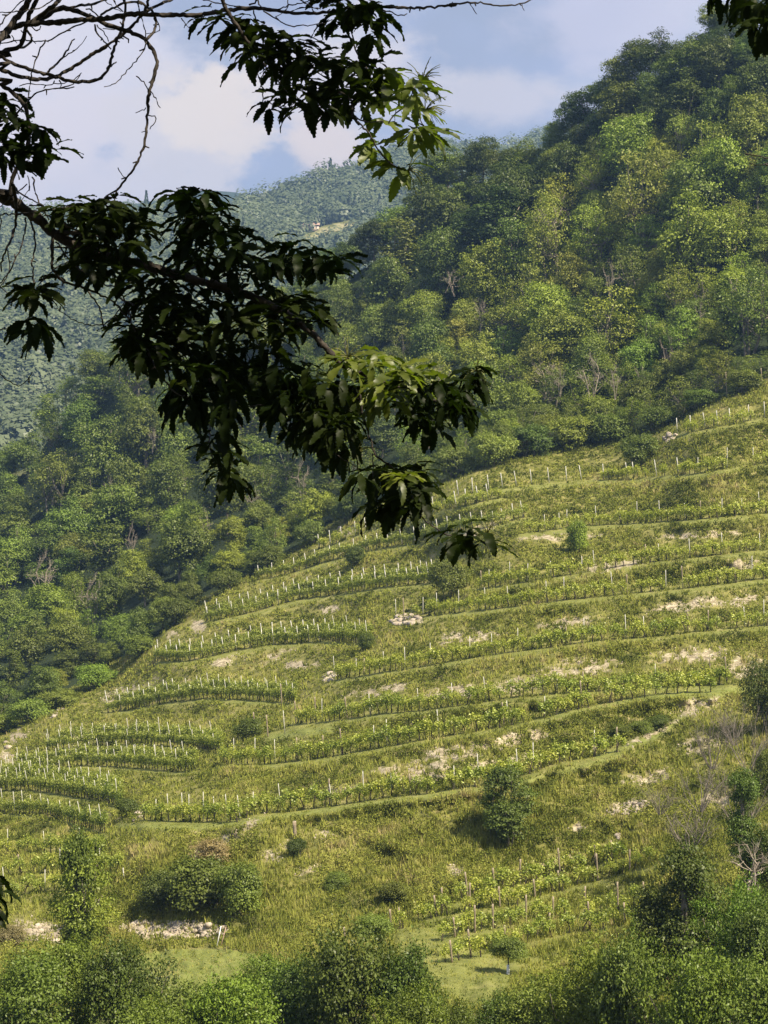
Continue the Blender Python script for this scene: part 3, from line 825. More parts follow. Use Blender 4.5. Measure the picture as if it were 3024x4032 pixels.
# undergrowth bushes along the vineyard's upper edge and other bushes of the slope
BUSHES = [
 (507, 842, 78, 62, 'tier', 'oak2', 'round dark green bush alone on the grass slope below the lowest long terrace'),
 (200, 911, 60, 84, 'bush', 'oak2', 'dark spreading bush right of centre above the rubble bank'),
 (236, 914, 58, 58, 'bush', 'mid', 'leafy bush overhanging the right end of the rubble bank'),
 (166, 907, 38, 56, 'bush', 'oak', 'dark bush overhanging the middle of the rubble bank'),
 (210, 868, 34, 44, 'bush', 'brown', 'brownish dry bush on top of the dark bushes above the rubble bank'),
 (450, 597, 42, 44, 'bush', 'oak2', 'dark rounded bush between the left terraces and the right ones'),
 (432, 612, 16, 16, 'bush', 'mid', 'small bush by the pale rock in the middle of the vineyard'),
 (250, 738, 22, 34, 'bush', 'oak', 'low dark bush at the end of the fourth left terrace'),
 (127, 816, 20, 26, 'bush', 'oak2', 'dark bush by the white rock at the left end of the lowest long terrace'),
 (356, 566, 22, 22, 'bush', 'oak', 'small dark bush below the topmost left rows'),
 (368, 648, 18, 22, 'bush', 'oak2', 'dark bush at the right end of the second left terrace'),
 (638, 466, 34, 40, 'bush', 'mid', 'round bush on the grass just below the wood, near the white rock'),
 (576, 552, 36, 24, 'bush', 'lime', 'yellow green sapling standing between two upper right rows'),
 (622, 734, 12, 22, 'bush', 'oak2', 'low dark green bramble under the path at the right, left one'),
 (640, 733, 15, 26, 'bush', 'mid', 'low green bramble under the path at the right, middle one'),
 (660, 726, 13, 24, 'bush', 'oak2', 'low dark green bramble under the path at the right, right one'),
 (297, 856, 20, 22, 'bush', 'oak', 'dark weed bush round the old stump'),
 (768, 735, 88, 60, 'fine', 'oak', 'dark bush cut by the right edge beside the path'),
 (770, 800, 62, 46, 'fine', 'oak2', 'dark leafy bush at the right edge behind the bare shrubs'),
 (96, 688, 26, 44, 'bush', 'lime', 'bright yellow green shrub at the foot of the left wood'),
 (60, 708, 20, 40, 'bush', 'left', 'low green shrub at the foot of the left wood near the picture edge'),
 (395, 905, 26, 36, 'bush', 'oak2', 'low bush left of the small lower vineyard'),
 (340, 890, 22, 34, 'bush', 'mid', 'low green bush on the rough slope under the bare earth patches'),
 (372, 938, 26, 44, 'bush', 'left', 'pale green bush by the left end of the lower vineyard'),
 (12, 945, 22, 34, 'bush', 'brown', 'dry brownish shrub on the stony bank at the left edge'),
 (92, 935, 40, 60, 'bush', 'locust', 'sunlit yellow green bush left of the rubble bank'),
]
for (px, py, h, wd, kd, pal, label) in BUSHES:
    put_tree(kd, px, py, h, wd, jit(PAL[pal], 0.05), 'bush', label, 'bush', sink=0.15)
UG = [(700, 408, 20, 44), (660, 428, 24, 46), (610, 440, 30, 50), (570, 448, 34, 50), (530, 456, 34, 50), (492, 466, 36, 46), (455, 478, 36, 46), (600, 424, 30, 50), (545, 430, 30, 50), (500, 440, 34, 50),
      (420, 492, 30, 40), (350, 520, 26, 40), (310, 545, 26, 36), (270, 570, 26, 36), (225, 592, 24, 36), (180, 622, 26, 40), (140, 656, 24, 40), (30, 722, 26, 44), (744, 392, 24, 40), (640, 412, 34, 46), (-2, 735, 24, 44)]
UG.sort(key=lambda t_: t_[0])
for k, (px, py, h, wd) in enumerate(UG):
    pal = random.choice(['mid', 'left', 'locust', 'oak2'])
    put_tree('bush', px, py, h, wd, jit(PAL[pal]), 'bush', f"{ADJ[pal]} edge bush at the wood's vineyard edge, {ordinal(k + 1)} from the left", 'bush', 'bushes along the edge between wood and vineyard', sink=0.2)

# trees and shrubs close by at the foot of the picture: px, foot py, height, width, depth, kind, colour, label
NEARB = [
 (405, 1080, 100, 90, 87, 'fine', 'locust', 'light green bush at the very bottom in front of the tallest bottom bush'),
 (150, 1092, 96, 100, 84, 'fine', 'locust', 'light green bush at the very bottom in front of the dark left one'),
 (560, 1030, 60, 80, 100, 'fine', 'left', 'low pale bush rising behind the bottom row right of the tree guard'),
 (612, 1010, 62, 70, 104, 'fine', 'mid', 'low green bush between lower vineyard and the broad right bush'),
 (500, 1062, 74, 70, 90, 'fine', 'mid', 'low green bush at the bottom between the lawn strip and the bright bush'),
 (20, 1060, 116, 130, 96, 'fine', 'mid', 'leafy bush in the bottom left corner'),
 (75, 1030, 96, 90, 100, 'fine', 'locust', 'sunlit bush at the bottom beside the left corner bush'),
 (125, 1045, 116, 100, 98, 'fine', 'oak2', 'dark green bush at the bottom under the slender ivy covered tree'),
 (178, 1078, 104, 110, 90, 'fine', 'left', 'light green bush at the bottom below the small lawn'),
 (235, 1080, 122, 110, 88, 'fine', 'lime', 'bright yellow green bush at the bottom, right of the small lawn'),
 (268, 1010, 64, 70, 103, 'fine', 'locust', 'pale low bush right of the small lawn'),
 (300, 1050, 104, 100, 95, 'fine', 'mid', 'dense green bush at the bottom, left of the tallest bottom bush'),
 (352, 1060, 150, 120, 92, 'fine', 'oak2', 'tallest dark green bush at the bottom, left of the white tree guard'),
 (408, 1072, 136, 90, 91, 'fine', 'mid', 'dark bush at the bottom beside the tallest bottom bush'),
 (455, 1085, 90, 70, 88, 'fine', 'oak2', 'low dark bush at the bottom in the gap beside the lawn strip'),
 (535, 1075, 92, 100, 88, 'fine', 'left', 'green bush at the bottom, just right of the white tree guard'),
 (590, 1060, 122, 110, 86, 'fine', 'locust', 'bright leafy bush at the bottom under the lower vineyard, right half'),
 (640, 1070, 150, 110, 84, 'fine', 'mid', 'broad bush at the bottom right, left of the ivy column'),
 (690, 1085, 150, 110, 81, 'fine', 'locust', 'sunlit bush at the bottom under the ivy column'),
 (745, 1090, 140, 120, 79, 'fine', 'left', 'leafy bush in the bottom right corner'),
 (770, 1020, 130, 100, 86, 'fine', 'oak2', 'dark bush at the right edge near the bottom'),
 (738, 985, 112, 84, 90, 'fine', 'lime', 'bright lime green bush right of the ivy column'),
 (684, 985, 150, 62, 96, 'ivy', 'oak', 'broad dark ivy covered stem, tallest at the lower right'),
 (655, 990, 110, 52, 97, 'ivy', 'oak2', 'smaller ivy covered stem left of the tallest one'),
 (710, 975, 100, 50, 97, 'ivy', 'oak2', 'ivy covered stem just right of the tallest one'),
 (764, 905, 90, 60, 104, 'fine', 'oak', 'dark bush at the right edge under the bare shrubs'),
 (742, 862, 100, 36, 112, 'ivy', 'mid', 'ivy clad thin stem among the bare shrubs at the right'),
 (78, 982, 165, 34, 112, 'ivy', 'oak2', 'slender ivy covered tree at the lower left'),
 (86, 968, 130, 90, 113, 'locust', 'locust', 'thin yellow green tree round the ivy covered stem at the lower left'),
]
for (px, py, h, wd, D, kd, pal, label) in NEARB:
    put_tree(kd, px, py, h, wd, tuple(c * f_ for c, f_ in zip(jit(PAL[pal], 0.05), (0.80, 0.86, 0.8))), 'ivy_tree' if kd == 'ivy' else ('small_tree' if kd == 'locust' else 'bush'), label, 'tree' if kd in ('ivy', 'locust') else 'bush', D=D)
put_bare(712, 765, 72, 'grey leafless shrub by the path at the right, left one of two', mesh=SHRUB[0], name='bare_shrub', base=5.0, D=130)
put_bare(748, 768, 76, 'grey leafless shrub by the right picture edge below the path', mesh=SHRUB[1], name='bare_shrub', base=5.0, D=128)
put_bare(690, 850, 70, 'wide leafless shrub above the ivy covered stems', mesh=SHRUB[0], name='bare_shrub', base=5.0, D=118, wid=1.3)
put_bare(735, 742, 60, 'dense grey twiggy shrub beside the dark bush at the end of the path', mesh=SHRUB[2], name='bare_shrub', base=5.0, D=136)
put_bare(700, 808, 66, 'brownish twiggy shrub standing lowest of the three on the slope at the right', mesh=SHRUB[2], name='bare_shrub', base=5.0, D=122, wid=1.2)
put_bare(742, 830, 80, 'tall bare twiggy shrub at the right beside the ivy clad thin stem', mesh=SHRUB[1], name='bare_shrub', base=5.0, D=116, wid=1.1)
put_bare(660, 812, 44, 'low bare twiggy shrub by the broken stones on the right slope', mesh=SHRUB[0], name='bare_shrub', base=5.0, D=130, wid=1.3)
put_bare(745, 900, 90, 'pale dead branching tree in front of the dark bush at the right', name='dead_tree', D=101)

# ------------------------------------------------------------------ vines and posts
def vine_mesh(seed, dense=False):
    rng = np.random.default_rng(seed); mb = MB()
    x = rng.normal() * 0.06
    tp = np.array([rng.normal() * 0.10, rng.normal() * 0.04, 0.82])
    pl = smooth_line([(0, 0, -0.12), (x, 0, 0.3), (x * 0.4 + tp[0] * 0.5, tp[1], 0.6), tp], 0.15)
    mb.tube(pl, np.linspace(0.05, 0.032, len(pl)), 6)
    for sx in (-1, 1):
        e = tp + np.array([sx * rng.uniform(0.3, 0.48), rng.normal() * 0.03, rng.uniform(0.0, 0.12)])
        pl = smooth_line([tp, (tp + e) / 2 + [0, 0, 0.07], e], 0.15); mb.tube(pl, np.linspace(0.03, 0.016, len(pl)), 5)
    m = 250 if not dense else 260
    cx = rng.uniform(-0.5, 0.5, m); k = 3
    hump = 0.14 * np.sin(cx * 7 + rng.uniform(0, 6))
    z = 0.98 + hump + rng.normal(size=m) * (0.20 if not dense else 0.23) + (rng.random(m) < 0.15) * rng.uniform(0, 0.35, m)
    y = rng.normal(size=m) * 0.17
    C = np.stack([cx + tp[0], y, z], -1)
    nrm = rng.normal(size=(m, 3)) * 0.7 + np.stack([0 * y, np.sign(y) * 0.5, 0.6 + 0 * y], -1); nrm /= np.linalg.norm(nrm, axis=1)[:, None]
    V, Q = leaf_quads(C, rng.uniform(0.09, 0.17, m), nrm, rng, aspect=0.95)
    fm = mesh_np('foliage', V, Q, M['vine_dense' if dense else 'vine'], False, {'tint': np.repeat(rng.uniform(0.2, 0.9, m), 4)})
    return mb.mesh('trunk', M['vine_wood'], True), fm
VINES = [vine_mesh(400 + s) for s in range(7)]
VDENSE = [vine_mesh(420 + s, True) for s in range(5)]

def post_mesh(kind, seed):
    rng = np.random.default_rng(seed); mb = MB()
    if kind == 'wood':
        pl = np.array([(0, 0, -0.3), (rng.normal() * 0.02, 0, 0.9), (rng.normal() * 0.03, 0, 2.15)])
        mb.tube(smooth_line(pl, 0.4), 0.062, 8)
    else:
        mb.box((0, 0, 0.95), (0.062, 0.062, 2.5), 0, 0.86)
        mb.box((0, 0, 2.215), (0.05, 0.05, 0.03), 0, 0.9)     # worn top
    return mb.mesh('post', M['wood_post' if kind == 'wood' else 'concrete'])
PW = [post_mesh('wood', s) for s in range(3)]; PC = [post_mesh('concrete', s) for s in range(2)]

RN = {'r1': 'short row under the wood, right edge', 'r2': 'uppermost long row of the right side', 'r3': 'second row down on the right', 'r4': 'third row down on the right',
      'r5': 'row right of the big pale rock', 'r6': 'row right of the middle pale rock', 'r7': 'row next above the path', 'r8': 'row along the path',
      'r9': 'lowest long row, starting by the white rock', 'a': 'second highest row in the middle', 'a2': 'highest row in the middle', 'b': 'hedge-like row left of the middle dark bush',
      'c': 'second hedge-like left row down', 'd': 'third hedge-like left row down', 'e': 'fourth hedge-like left row down', 'f': 'fifth hedge-like left row down',
      'g': 'sixth hedge-like left row down', 'h': 'bottom left hedge-like row', 'q0': 'highest row of the small lower vineyard', 'q1': 'second row of the small lower vineyard',
      'q2': 'third row of the small lower vineyard', 'q3': 'lowest row of the small lower vineyard', 'i1': 'first yellowish row lower left',
      'i2': 'second yellowish row lower left', 'i3': 'third yellowish row lower left'}
POSTS = {
 'r9': [156, 169, 183, 189, 203.5, 214.8, 227.3, 240.3, 254.7, 281.3, -329.7, 331.8, 364, 392, -410.7, 454.8, 479.3, 518.5, 533.8, 594, -617],
 'r8': [234, 255, 275, -297, -323, -342, 375, 387, 439.5, -504, 508.7, 545, -582],
 'r7': [-296, -316, 322, -347.4, 370, 419, 452.4, 486, -520, 557, -584, 655, -710, -727],
 'r6': [335, 356.5, -364, 383.5, 405, 431, 470, 492, 518, -566, 585, 626, 644, -688, -708, 745, 764],
 'r5': [396, -404, 423, 437, 459, 486, 508.5, 547, 564, 613, -627, 666, -683, -735, 752],
 'r4': [458, -482, 489, 510, 527.5, 551, 582, 594.6, -645, 659.5, 690, 723, 760],
 'r3': [545, 560, 567, 596.5, 620, 637.5, 660, 685, -700, 722, 742, 760],
 'r2': [459, 473, 489, 503, 517, 532, 549.5, 567, 582, -604, 628, 634.7, 657, 679, 697.7, 727, 753],
 'r1': [677.5, -691, 705.8, -718, 730, 749, -765],
 'q0': [-468, -495, -520, -560, -595, -612], 'q1': [-400, -436, -442, -470, -500, -535, -560, -598, -630], 'q2': [-455, -475, -493, -526, -553, -585, -618, -645], 'q3': [-452, -471, -505, -550, -590, -625],
 'i1': [8, 45, 80], 'i2': [-20, 60, 100], 'i3': [5, 45, -90]}
vine_list = []; post_list = []
def world_pts(xs, ys):
    return at(xs, ys, surf(xs, ys))
def resample(line, spacing, off=0.0, dy=0.0):
    xs = np.linspace(line[0, 0], line[-1, 0], 600)
    ys = np.interp(xs, line[:, 0], line[:, 1])
    k = np.ones(9) / 9; yp = np.pad(ys, 4, 'edge'); ys = np.convolve(yp, k, 'valid') + dy
    Pw = world_pts(xs, ys)
    d = np.concatenate([[0], np.cumsum(np.hypot(*(np.diff(Pw[:, :2], axis=0).T)))])
    s = np.arange(off, d[-1], spacing)
    return np.interp(s, d, xs), np.interp(s, d, ys), d[-1]
for nme, line in ROWS.items():
    left = nme[0] in 'abcdefgh'
    subs = [(0.0, nme)]
    if nme in 'bcde': subs.append((-6.0, nme))
    if nme in ('f', 'g'): subs += [(-6.5, nme)]
    if nme == 'g': subs += [(-12.5, nme)]
    for si, (dy, _) in enumerate(subs):
        sp = 1.0 if not left else 0.95
        if nme[0] in 'qi': sp = 1.2
        xs, ys, tot = resample(line, sp, 0.4, dy)
        n = len(xs)
        rn = RN[nme] if si == 0 else 'back row behind the ' + RN[nme].replace(' down', '')
        for i in range(n):
            if si and (xs[i] < line[0, 0] + 12): continue
            if nme[0] in 'r' and random.random() < 0.06: continue
            if nme in ('r1', 'r2', 'a2') and (random.random() < 0.35 or (nme == 'r2' and xs[i] < 600)): continue
            jq = 7 if nme[0] == 'q' else 1
            x = xs[i] + random.uniform(-0.5, 0.5) * min(jq, 3); y = ys[i] + random.uniform(-0.4, 0.4) * jq
            j = min(i + 1, n - 1); h = max(i - 1, 0)
            A, B = world_pts(np.array([xs[h], xs[j]]), np.array([ys[h], ys[j]]))
            ang = math.atan2(B[1] - A[1], B[0] - A[0])
            vine_list.append((float(surf(x, y)), x, y, ang, nme, rn, left and nme != 'a2'))
        # posts
        if nme in POSTS and si == 0:
            for p in POSTS[nme]:
                x = abs(p); y = float(np.interp(x, line[:, 0], line[:, 1])) - 0.6
                post_list.append((float(surf(x, y)), x, y, 'wood' if p < 0 else 'concrete', nme, rn))
        else:
            px_ = line[0, 0] + random.uniform(1, 5)
            while px_ < line[-1, 0] - 1:
                y = float(np.interp(px_, line[:, 0], line[:, 1])) + dy - 0.6
                post_list.append((float(surf(px_, y)), px_, y, 'concrete', nme, rn))
                px_ += random.uniform(9.5, 13.5) * (1.0 if nme not in ('g', 'h', 'f') else 0.85)
print('vines', len(vine_list), 'posts', len(post_list))
vine_list.sort(key=lambda t_: t_[0])
solo, rest = vine_list[:300], vine_list[300:]
cnt = {}
for (d, x, y, ang, nme, rn, dense) in sorted(solo, key=lambda t_: t_[1]):
    cnt[rn] = cnt.get(rn, 0) + 1
    p = at(x, y, d)
    e = empty('grapevine', p)
    tm, fm = random.choice(VDENSE if dense else VINES)
    s = random.uniform(0.85, 1.22)
    if nme[0] == 'i': s *= 0.95
    if nme[0] == 'q': s *= 0.86
    e.scale = (s * random.choice([-1, 1]) * (1.12 if not dense else 1.2), s, s * random.uniform(0.92, 1.1)); e.rotation_euler = (0, 0, ang + random.uniform(-0.2, 0.2))
    link('trunk', tm, e); link('foliage', fm, e)
    tag(e, f"green grapevine, {ordinal(cnt[rn])} from left in the {rn}", 'grapevine', 'grapevines of the ' + rn)
# the farther vines as one mass
def arr(me):
    v = np.empty(len(me.vertices) * 3, np.float32); me.vertices.foreach_get('co', v)
    l = np.empty(len(me.loops), np.int32); me.loops.foreach_get('vertex_index', l)
    q = np.array([len(p.vertices) for p in me.polygons])
    return v.reshape(-1, 3), l, q
def quads_only(me):
    V_, l, q = arr(me); st = np.concatenate([[0], np.cumsum(q)[:-1]])
    return V_, np.stack([l[st[q == 4] + k] for k in range(4)], -1)
def stuff_vines(lst):
    cache = {}
    VV, QQ, MI, TT, n = [], [], [], [], 0
    for (d, x, y, ang, nme, rn, dense) in lst:
        pair = random.choice(VDENSE if dense else VINES)
        p = at(x, y, d); s = random.uniform(0.85, 1.2); c, sn = math.cos(ang), math.sin(ang)
        for k, me in enumerate(pair):
            if me.name not in cache: cache[me.name] = quads_only(me)
            v, q = cache[me.name]
            u = v * s * np.array([1.15, 1, 1.0])
            u = np.stack([u[:, 0] * c - u[:, 1] * sn, u[:, 0] * sn + u[:, 1] * c, u[:, 2]], -1) + p
            VV.append(u); QQ.append(q + n); n += len(u)
            MI.append(np.full(len(q), 0 if k == 0 else (2 if dense else 1)))
            TT.append(np.full(len(u), 0.5) if k == 0 else np.repeat(RNG.uniform(0.2, 0.9, len(u) // 4), 4))
    me = mesh_np('vines', np.vstack(VV), np.vstack(QQ), M['vine_wood'], False, {'tint': np.concatenate(TT)})
    me.materials.append(M['vine']); me.materials.append(M['vine_dense'])
    me.polygons.foreach_set('material_index', np.concatenate(MI).astype(np.int32))
    return me
if rest:
    o = link('grapevines', stuff_vines(rest))
    tag(o, 'farther grapevines of the upper and left terraces, thin green hedges', 'grapevines', kind='stuff')

post_list.sort(key=lambda t_: t_[0])
cnt = {}
for (d, x, y, kd, nme, rn) in sorted(post_list[:300], key=lambda t_: t_[1]):
    cnt[(rn, kd)] = cnt.get((rn, kd), 0) + 1
    p = at(x, y, d)
    o = link('vineyard_post', random.choice(PW if kd == 'wood' else PC)); o.location = p
    s = random.uniform(0.80, 1.18) * (0.8 if nme[0] == 'q' else 1); o.scale = (1.0, 1.0, s)
    lean = -0.05 if nme[0] in 'rqi' else -0.13
    o.rotation_euler = (random.uniform(-0.04, 0.04), lean + random.uniform(-0.06, 0.06), random.uniform(0, 0.3))
    tag(o, f"{'brown wooden' if kd == 'wood' else 'pale concrete'} post, {ordinal(cnt[(rn, kd)])} from left in the {rn}", 'post', f"{'wooden' if kd == 'wood' else 'concrete'} vineyard posts")
if post_list[300:]:
    mb = MB()
    for (d, x, y, kd, nme, rn) in post_list[300:]:
        p = at(x, y, d); l = random.uniform(-0.2, -0.05)
        mb.tube(np.array([p + [0, 0, -0.3], p + [l * 2.1, 0, 2.1]]), 0.055, 4)
    o = mb.build('vineyard_posts', M['concrete'])
    tag(o, 'farthest thin pale posts of the topmost rows', 'posts', kind='stuff')
# free standing posts
for (px, py, hgt, kd, label) in [(295, 838, 17, 'stump', 'old grey wooden stump post standing in weeds above the bare earth'),
     (727, 396, 24, 'wood', 'brown wooden post at the edge of the upper wood'), (762, 384, 16, 'wood', 'short post at the right edge of the upper wood'),
     (268, 737, 22, 'wood', 'brown end post left of the white one at the path start'), (285, 735, 24, 'concrete', 'white concrete post standing alone at the path start'),
     (282, 706, 22, 'wood', 'brown end post beside the third left row'), (255, 732, 20, 'wood', 'brown end post by the low dark bush'),
     (124, 880, 12, 'concrete', 'short pale post alone on the grass slope at the lower left'),
     (345, 940, 13, 'wood', 'small wooden stake left of the lower vineyard'), (391, 925, 16, 'wood', 'leaning wooden stake at the left of the lower vineyard')]:
    d = float(surf(px, py)); p = at(px, py, d)
    o = link('wooden_stump' if kd == 'stump' else 'vineyard_post', random.choice(PC if kd == 'concrete' else PW)); o.location = p
    s = hgt / F * d / 2.15; o.scale = ((2.2, 2.2, s) if kd == 'stump' else (1.1, 1.1, s)); o.rotation_euler = (0, -0.07, 0)
    tag(o, label, 'stump' if kd == 'stump' else 'post')

# ------------------------------------------------------------------ grass and weeds of the slope
def scatter_grass(n, seed):
    rng = np.random.default_rng(seed)
    px = rng.uniform(-25, 795, n); py = rng.uniform(380, 1024, n)
    keep = (py > border(px) - 4) & (py < 1015)
    px, py = px[keep], py[keep]
    s_, m_, w_ = attr_fields(px, py)
    pr = 1 - 1.5 * s_ * (1.6 * vnoise(px / 5, py / 3, 44) + 0.85)
    pr = np.where(m_ > 0.5, 0.5, pr)
    keep = rng.random(len(px)) < pr
    px, py, m_ = px[keep], py[keep], m_[keep]
    d = surf(px, py); P = at(px, py, d)
    return P, m_, d, px, py, rng
P, m_, d, px, py, rng = scatter_grass(105000, 5)
n = len(P); nb = 6
patch = vnoise(px / 40, py / 22, 61) + 0.6 * vnoise(px / 11, py / 7, 62)
hh = rng.uniform(0.22, 0.55, n) * np.where(m_ > 0.4, 0.32, 1.0) * (1 + 0.7 * np.clip(patch, -0.5, 0.7))
ang = rng.uniform(0, 6.28, (n, nb)); lean = rng.uniform(0.1, 0.75, (n, nb)); hb = hh[:, None] * rng.uniform(0.6, 1.2, (n, nb))
wd = rng.uniform(0.035, 0.075, (n, nb)) * (d / 165)[:, None]
ox = rng.normal(size=(n, nb)) * 0.14; oy = rng.normal(size=(n, nb)) * 0.14
base = P[:, None, :] + np.stack([ox, oy, np.full_like(ox, -0.04)], -1)
tip = base + np.stack([np.cos(ang) * lean * hb, np.sin(ang) * lean * hb, hb], -1)
side = np.stack([-np.sin(ang), np.cos(ang), 0 * ang], -1) * wd[..., None]
V = np.stack([base - side, base + side, tip], 2).reshape(-1, 3)
tint = np.repeat(np.clip(0.44 + 0.50 * patch + rng.normal(size=n) * 0.17 + 0.10 * (m_ > 0.4), 0, 1), nb * 3)
o = link('grass', mesh_np('grass', V, np.arange(len(V)).reshape(-1, 3), M['grass'], False, {'tint': tint}))
tag(o, 'rough grass growing over the banks and slopes', 'grass', kind='stuff')
# broad-leaved weeds
P, m_, d, px, py, rng = scatter_grass(90000, 6)
k = (m_ < 0.35) & ((vnoise(px / 30, py / 16, 71) + 0.7 * vnoise(px / 9, py / 6, 72)) > -0.06)
P, d, px, py = P[k], d[k], px[k], py[k]
n = len(P); nb = 7
C = P[:, None, :] + np.stack([rng.normal(size=(n, nb)) * 0.22, rng.normal(size=(n, nb)) * 0.2, rng.uniform(0.05, 0.5, (n, nb)) * rng.uniform(0.5, 1.3, (n, 1))], -1)
nrm = rng.normal(size=(n * nb, 3)) * 0.6 + [0, -0.2, 0.7]; nrm /= np.linalg.norm(nrm, axis=1)[:, None]
V, Q = leaf_quads(C.reshape(-1, 3), rng.uniform(0.12, 0.25, n * nb) * np.repeat(d / 165, nb), nrm, rng, 0.6)
tint = np.repeat(np.clip(0.19 + 0.6 * vnoise(px / 18, py / 12, 73) + rng.normal(size=n) * 0.15, 0, 1), nb * 4)
o = link('weeds', mesh_np('weeds', V, Q, M['grass'], False, {'tint': tint}))
tag(o, 'low broad-leaved weeds among the grass of the banks', 'weeds', kind='stuff')

# ------------------------------------------------------------------ stones
def stone_mesh(seed, n=1):
    rng = np.random.default_rng(seed)
    import bmesh
    bm = bmesh.new(); bmesh.ops.create_icosphere(bm, subdivisions=2, radius=0.5)
    dirs = [Vector(rng.normal(size=3)).normalized() for _ in range(9)]; offs = [rng.uniform(0.30, 0.46) for _ in range(9)]
    for v in bm.verts:
        for dd, of in zip(dirs, offs):
            t_ = v.co.dot(dd)
            if t_ > of: v.co -= dd * (t_ - of)
    me = bpy.data.meshes.new('stone'); bm.to_mesh(me); bm.free(); me.materials.append(M['rock'])
    return me
STONES = [stone_mesh(500 + s) for s in range(6)]
def heap_of_stones(spec, name, label, cat, smin, smax, nst, seed):
    """one rubble or outcrop: stones bedded together"""
    rng = np.random.default_rng(seed); mb = MB(); T = []
    VV, FF, n = [], [], 0
    px0, py0, rx, ry, tl = spec
    for k in range(nst):
        a = rng.uniform(0, 6.28); rr = math.sqrt(rng.random())
        c, s = math.cos(math.radians(tl)), math.sin(math.radians(tl))
        u, v = rr * math.cos(a) * rx, rr * math.sin(a) * ry
        px, py = px0 + u * c + v * s, py0 - u * s + v * c
        p = at(px, py, float(surf(px, py))) + np.array([0, -0.1, 0.02])
        me = STONES[rng.integers(6)]; V_, l, q = arr(me)
        R_ = np.linalg.qr(rng.normal(size=(3, 3)))[0]
        s_ = rng.uniform(smin, smax) * (0.6 + 0.8 * rng.random() ** 2)
        VV.append(V_ @ R_ * np.array([1.2, 1.2, 0.8]) * s_ + p); FF.append(l.reshape(-1, 3) + n); n += len(V_)
    me = mesh_np(name, np.vstack(VV), np.vstack(FF), M['rock'])
    return tag(link(name, me), label, cat)
heap_of_stones((176, 929, 56, 8, -2), 'rubble_bank', 'long crumbling bank of pale stones under the dark bushes', 'stone bank', 0.22, 0.5, 330, 1)
heap_of_stones((45, 933, 34, 9, 0), 'rubble_bank', 'shorter bank of pale stones at the lower left edge', 'stone bank', 0.2, 0.45, 120, 2)
heap_of_stones((407, 620, 15, 5, 8), 'rock_outcrop', 'big pale limestone outcrop at the start of a middle right row', 'rock', 0.5, 1.1, 34, 3)
heap_of_stones((330, 677, 7, 4, 20), 'rock_outcrop', 'pale limestone outcrop at the left end of a row in the middle', 'rock', 0.4, 0.9, 16, 4)
heap_of_stones((138, 816, 7, 3, 40), 'rock_outcrop', 'white rock at the left end of the lowest long row', 'rock', 0.35, 0.8, 12, 5)
heap_of_stones((670, 437, 7, 3, 20), 'rock_outcrop', 'white rock at the foot of the upper wood', 'rock', 0.5, 1.0, 10, 6)
heap_of_stones((335, 532, 9, 3, 35), 'rock_outcrop', 'pale scree beside the topmost left posts', 'rock', 0.25, 0.5, 22, 7)
heap_of_stones((8, 745, 4, 3, 30), 'rock_outcrop', 'white rock at the left picture edge', 'rock', 0.5, 1.0, 6, 8)
heap_of_stones((58, 712, 10, 2.5, 45), 'rock_outcrop', 'scattered white stones on the bank below the left wood', 'rocks', 0.3, 0.7, 12, 9)
heap_of_stones((628, 808, 22, 6, 10), 'rock_outcrop', 'pale broken stones on the slope right of the round bush', 'rocks', 0.15, 0.42, 90, 10)
heap_of_stones((617, 837, 3, 2, 0), 'rock_outcrop', 'small white rock on the slope under the broken stones', 'rock', 0.3, 0.6, 6, 11)
# loose stones: too many to count
rng = np.random.default_rng(77); VV, FF, n = [], [], 0
for (x, y, rx, ry, tl) in SOIL:
    for k in range(int(rx * ry * 0.085) + 5):
        a = rng.uniform(0, 6.28); rr = math.sqrt(rng.random()) * 1.0
        c, s = math.cos(math.radians(tl)), math.sin(math.radians(tl)); u, v = rr * math.cos(a) * rx, rr * math.sin(a) * ry
        qx, qy = x + u * c + v * s, y - u * s + v * c
        me = STONES[rng.integers(6)]; V_, l, q = arr(me)
        p = at(qx, qy, float(HILL(qx, qy)))
        VV.append((V_ * rng.uniform(0.08, 0.24), qx, qy)); FF.append(l.reshape(-1, 3) + n); n += len(V_)
qx = np.array([v[1] for v in VV]); qy = np.array([v[2] for v in VV]); PP = at(qx, qy, surf(qx, qy))
VV = [v[0] + PP[i] for i, v in enumerate(VV)]
tag(link('loose_stones', mesh_np('loose_stones', np.vstack(VV), np.vstack(FF), M['rock'])), 'small pale stones strewn over the bare earth of the banks', 'stones', kind='stuff')

# white leaning planks by the rubble bank, tube on the young tree
for k, (x0, y0, x1, y1, lb) in enumerate([(217, 946, 221, 926, 'white plank leaning on the rubble bank, left one of two'), (221, 946, 226, 927, 'reddish plank leaning on the rubble bank, right one of two')]):
    d = float(surf(x0, y0)) - 1.2; a, b = at(x0, y0, d), at(x1, y1, d + 0.5)
    mb = MB(); mb.tube(np.array([a, (a + b) / 2, b]), 0.032, 4)
    tag(mb.build('leaning_plank', M['plastic'] if k == 0 else M['roof']), lb, 'plank')
d = 116.0
p = at(508, 985, d)
e = empty('young_tree', p)
mb = MB(); mb.tube(smooth_line([(0, 0, -0.1), (0.03, 0, 0.8), (0, 0, 1.8)], 0.3), 0.04, 6); mb.build('trunk', M['vine_wood'], e)
mb = MB(); mb.tube([(0, 0, 0.05), (0.01, 0, 0.5), (0.0, 0, 1.25)], [0.09, 0.1, 0.085], 10); mb.build('tree_guard', M['plastic'], e)
o = link('crown', TREES['bush'][1][1], e); o.location = (0, 0, 1.5); o.scale = (0.5, 0.5, 0.42); o.color = (*PAL['mid'], 1)
tag(e, 'young tree with a white guard round its stem in the lower vineyard', 'tree')

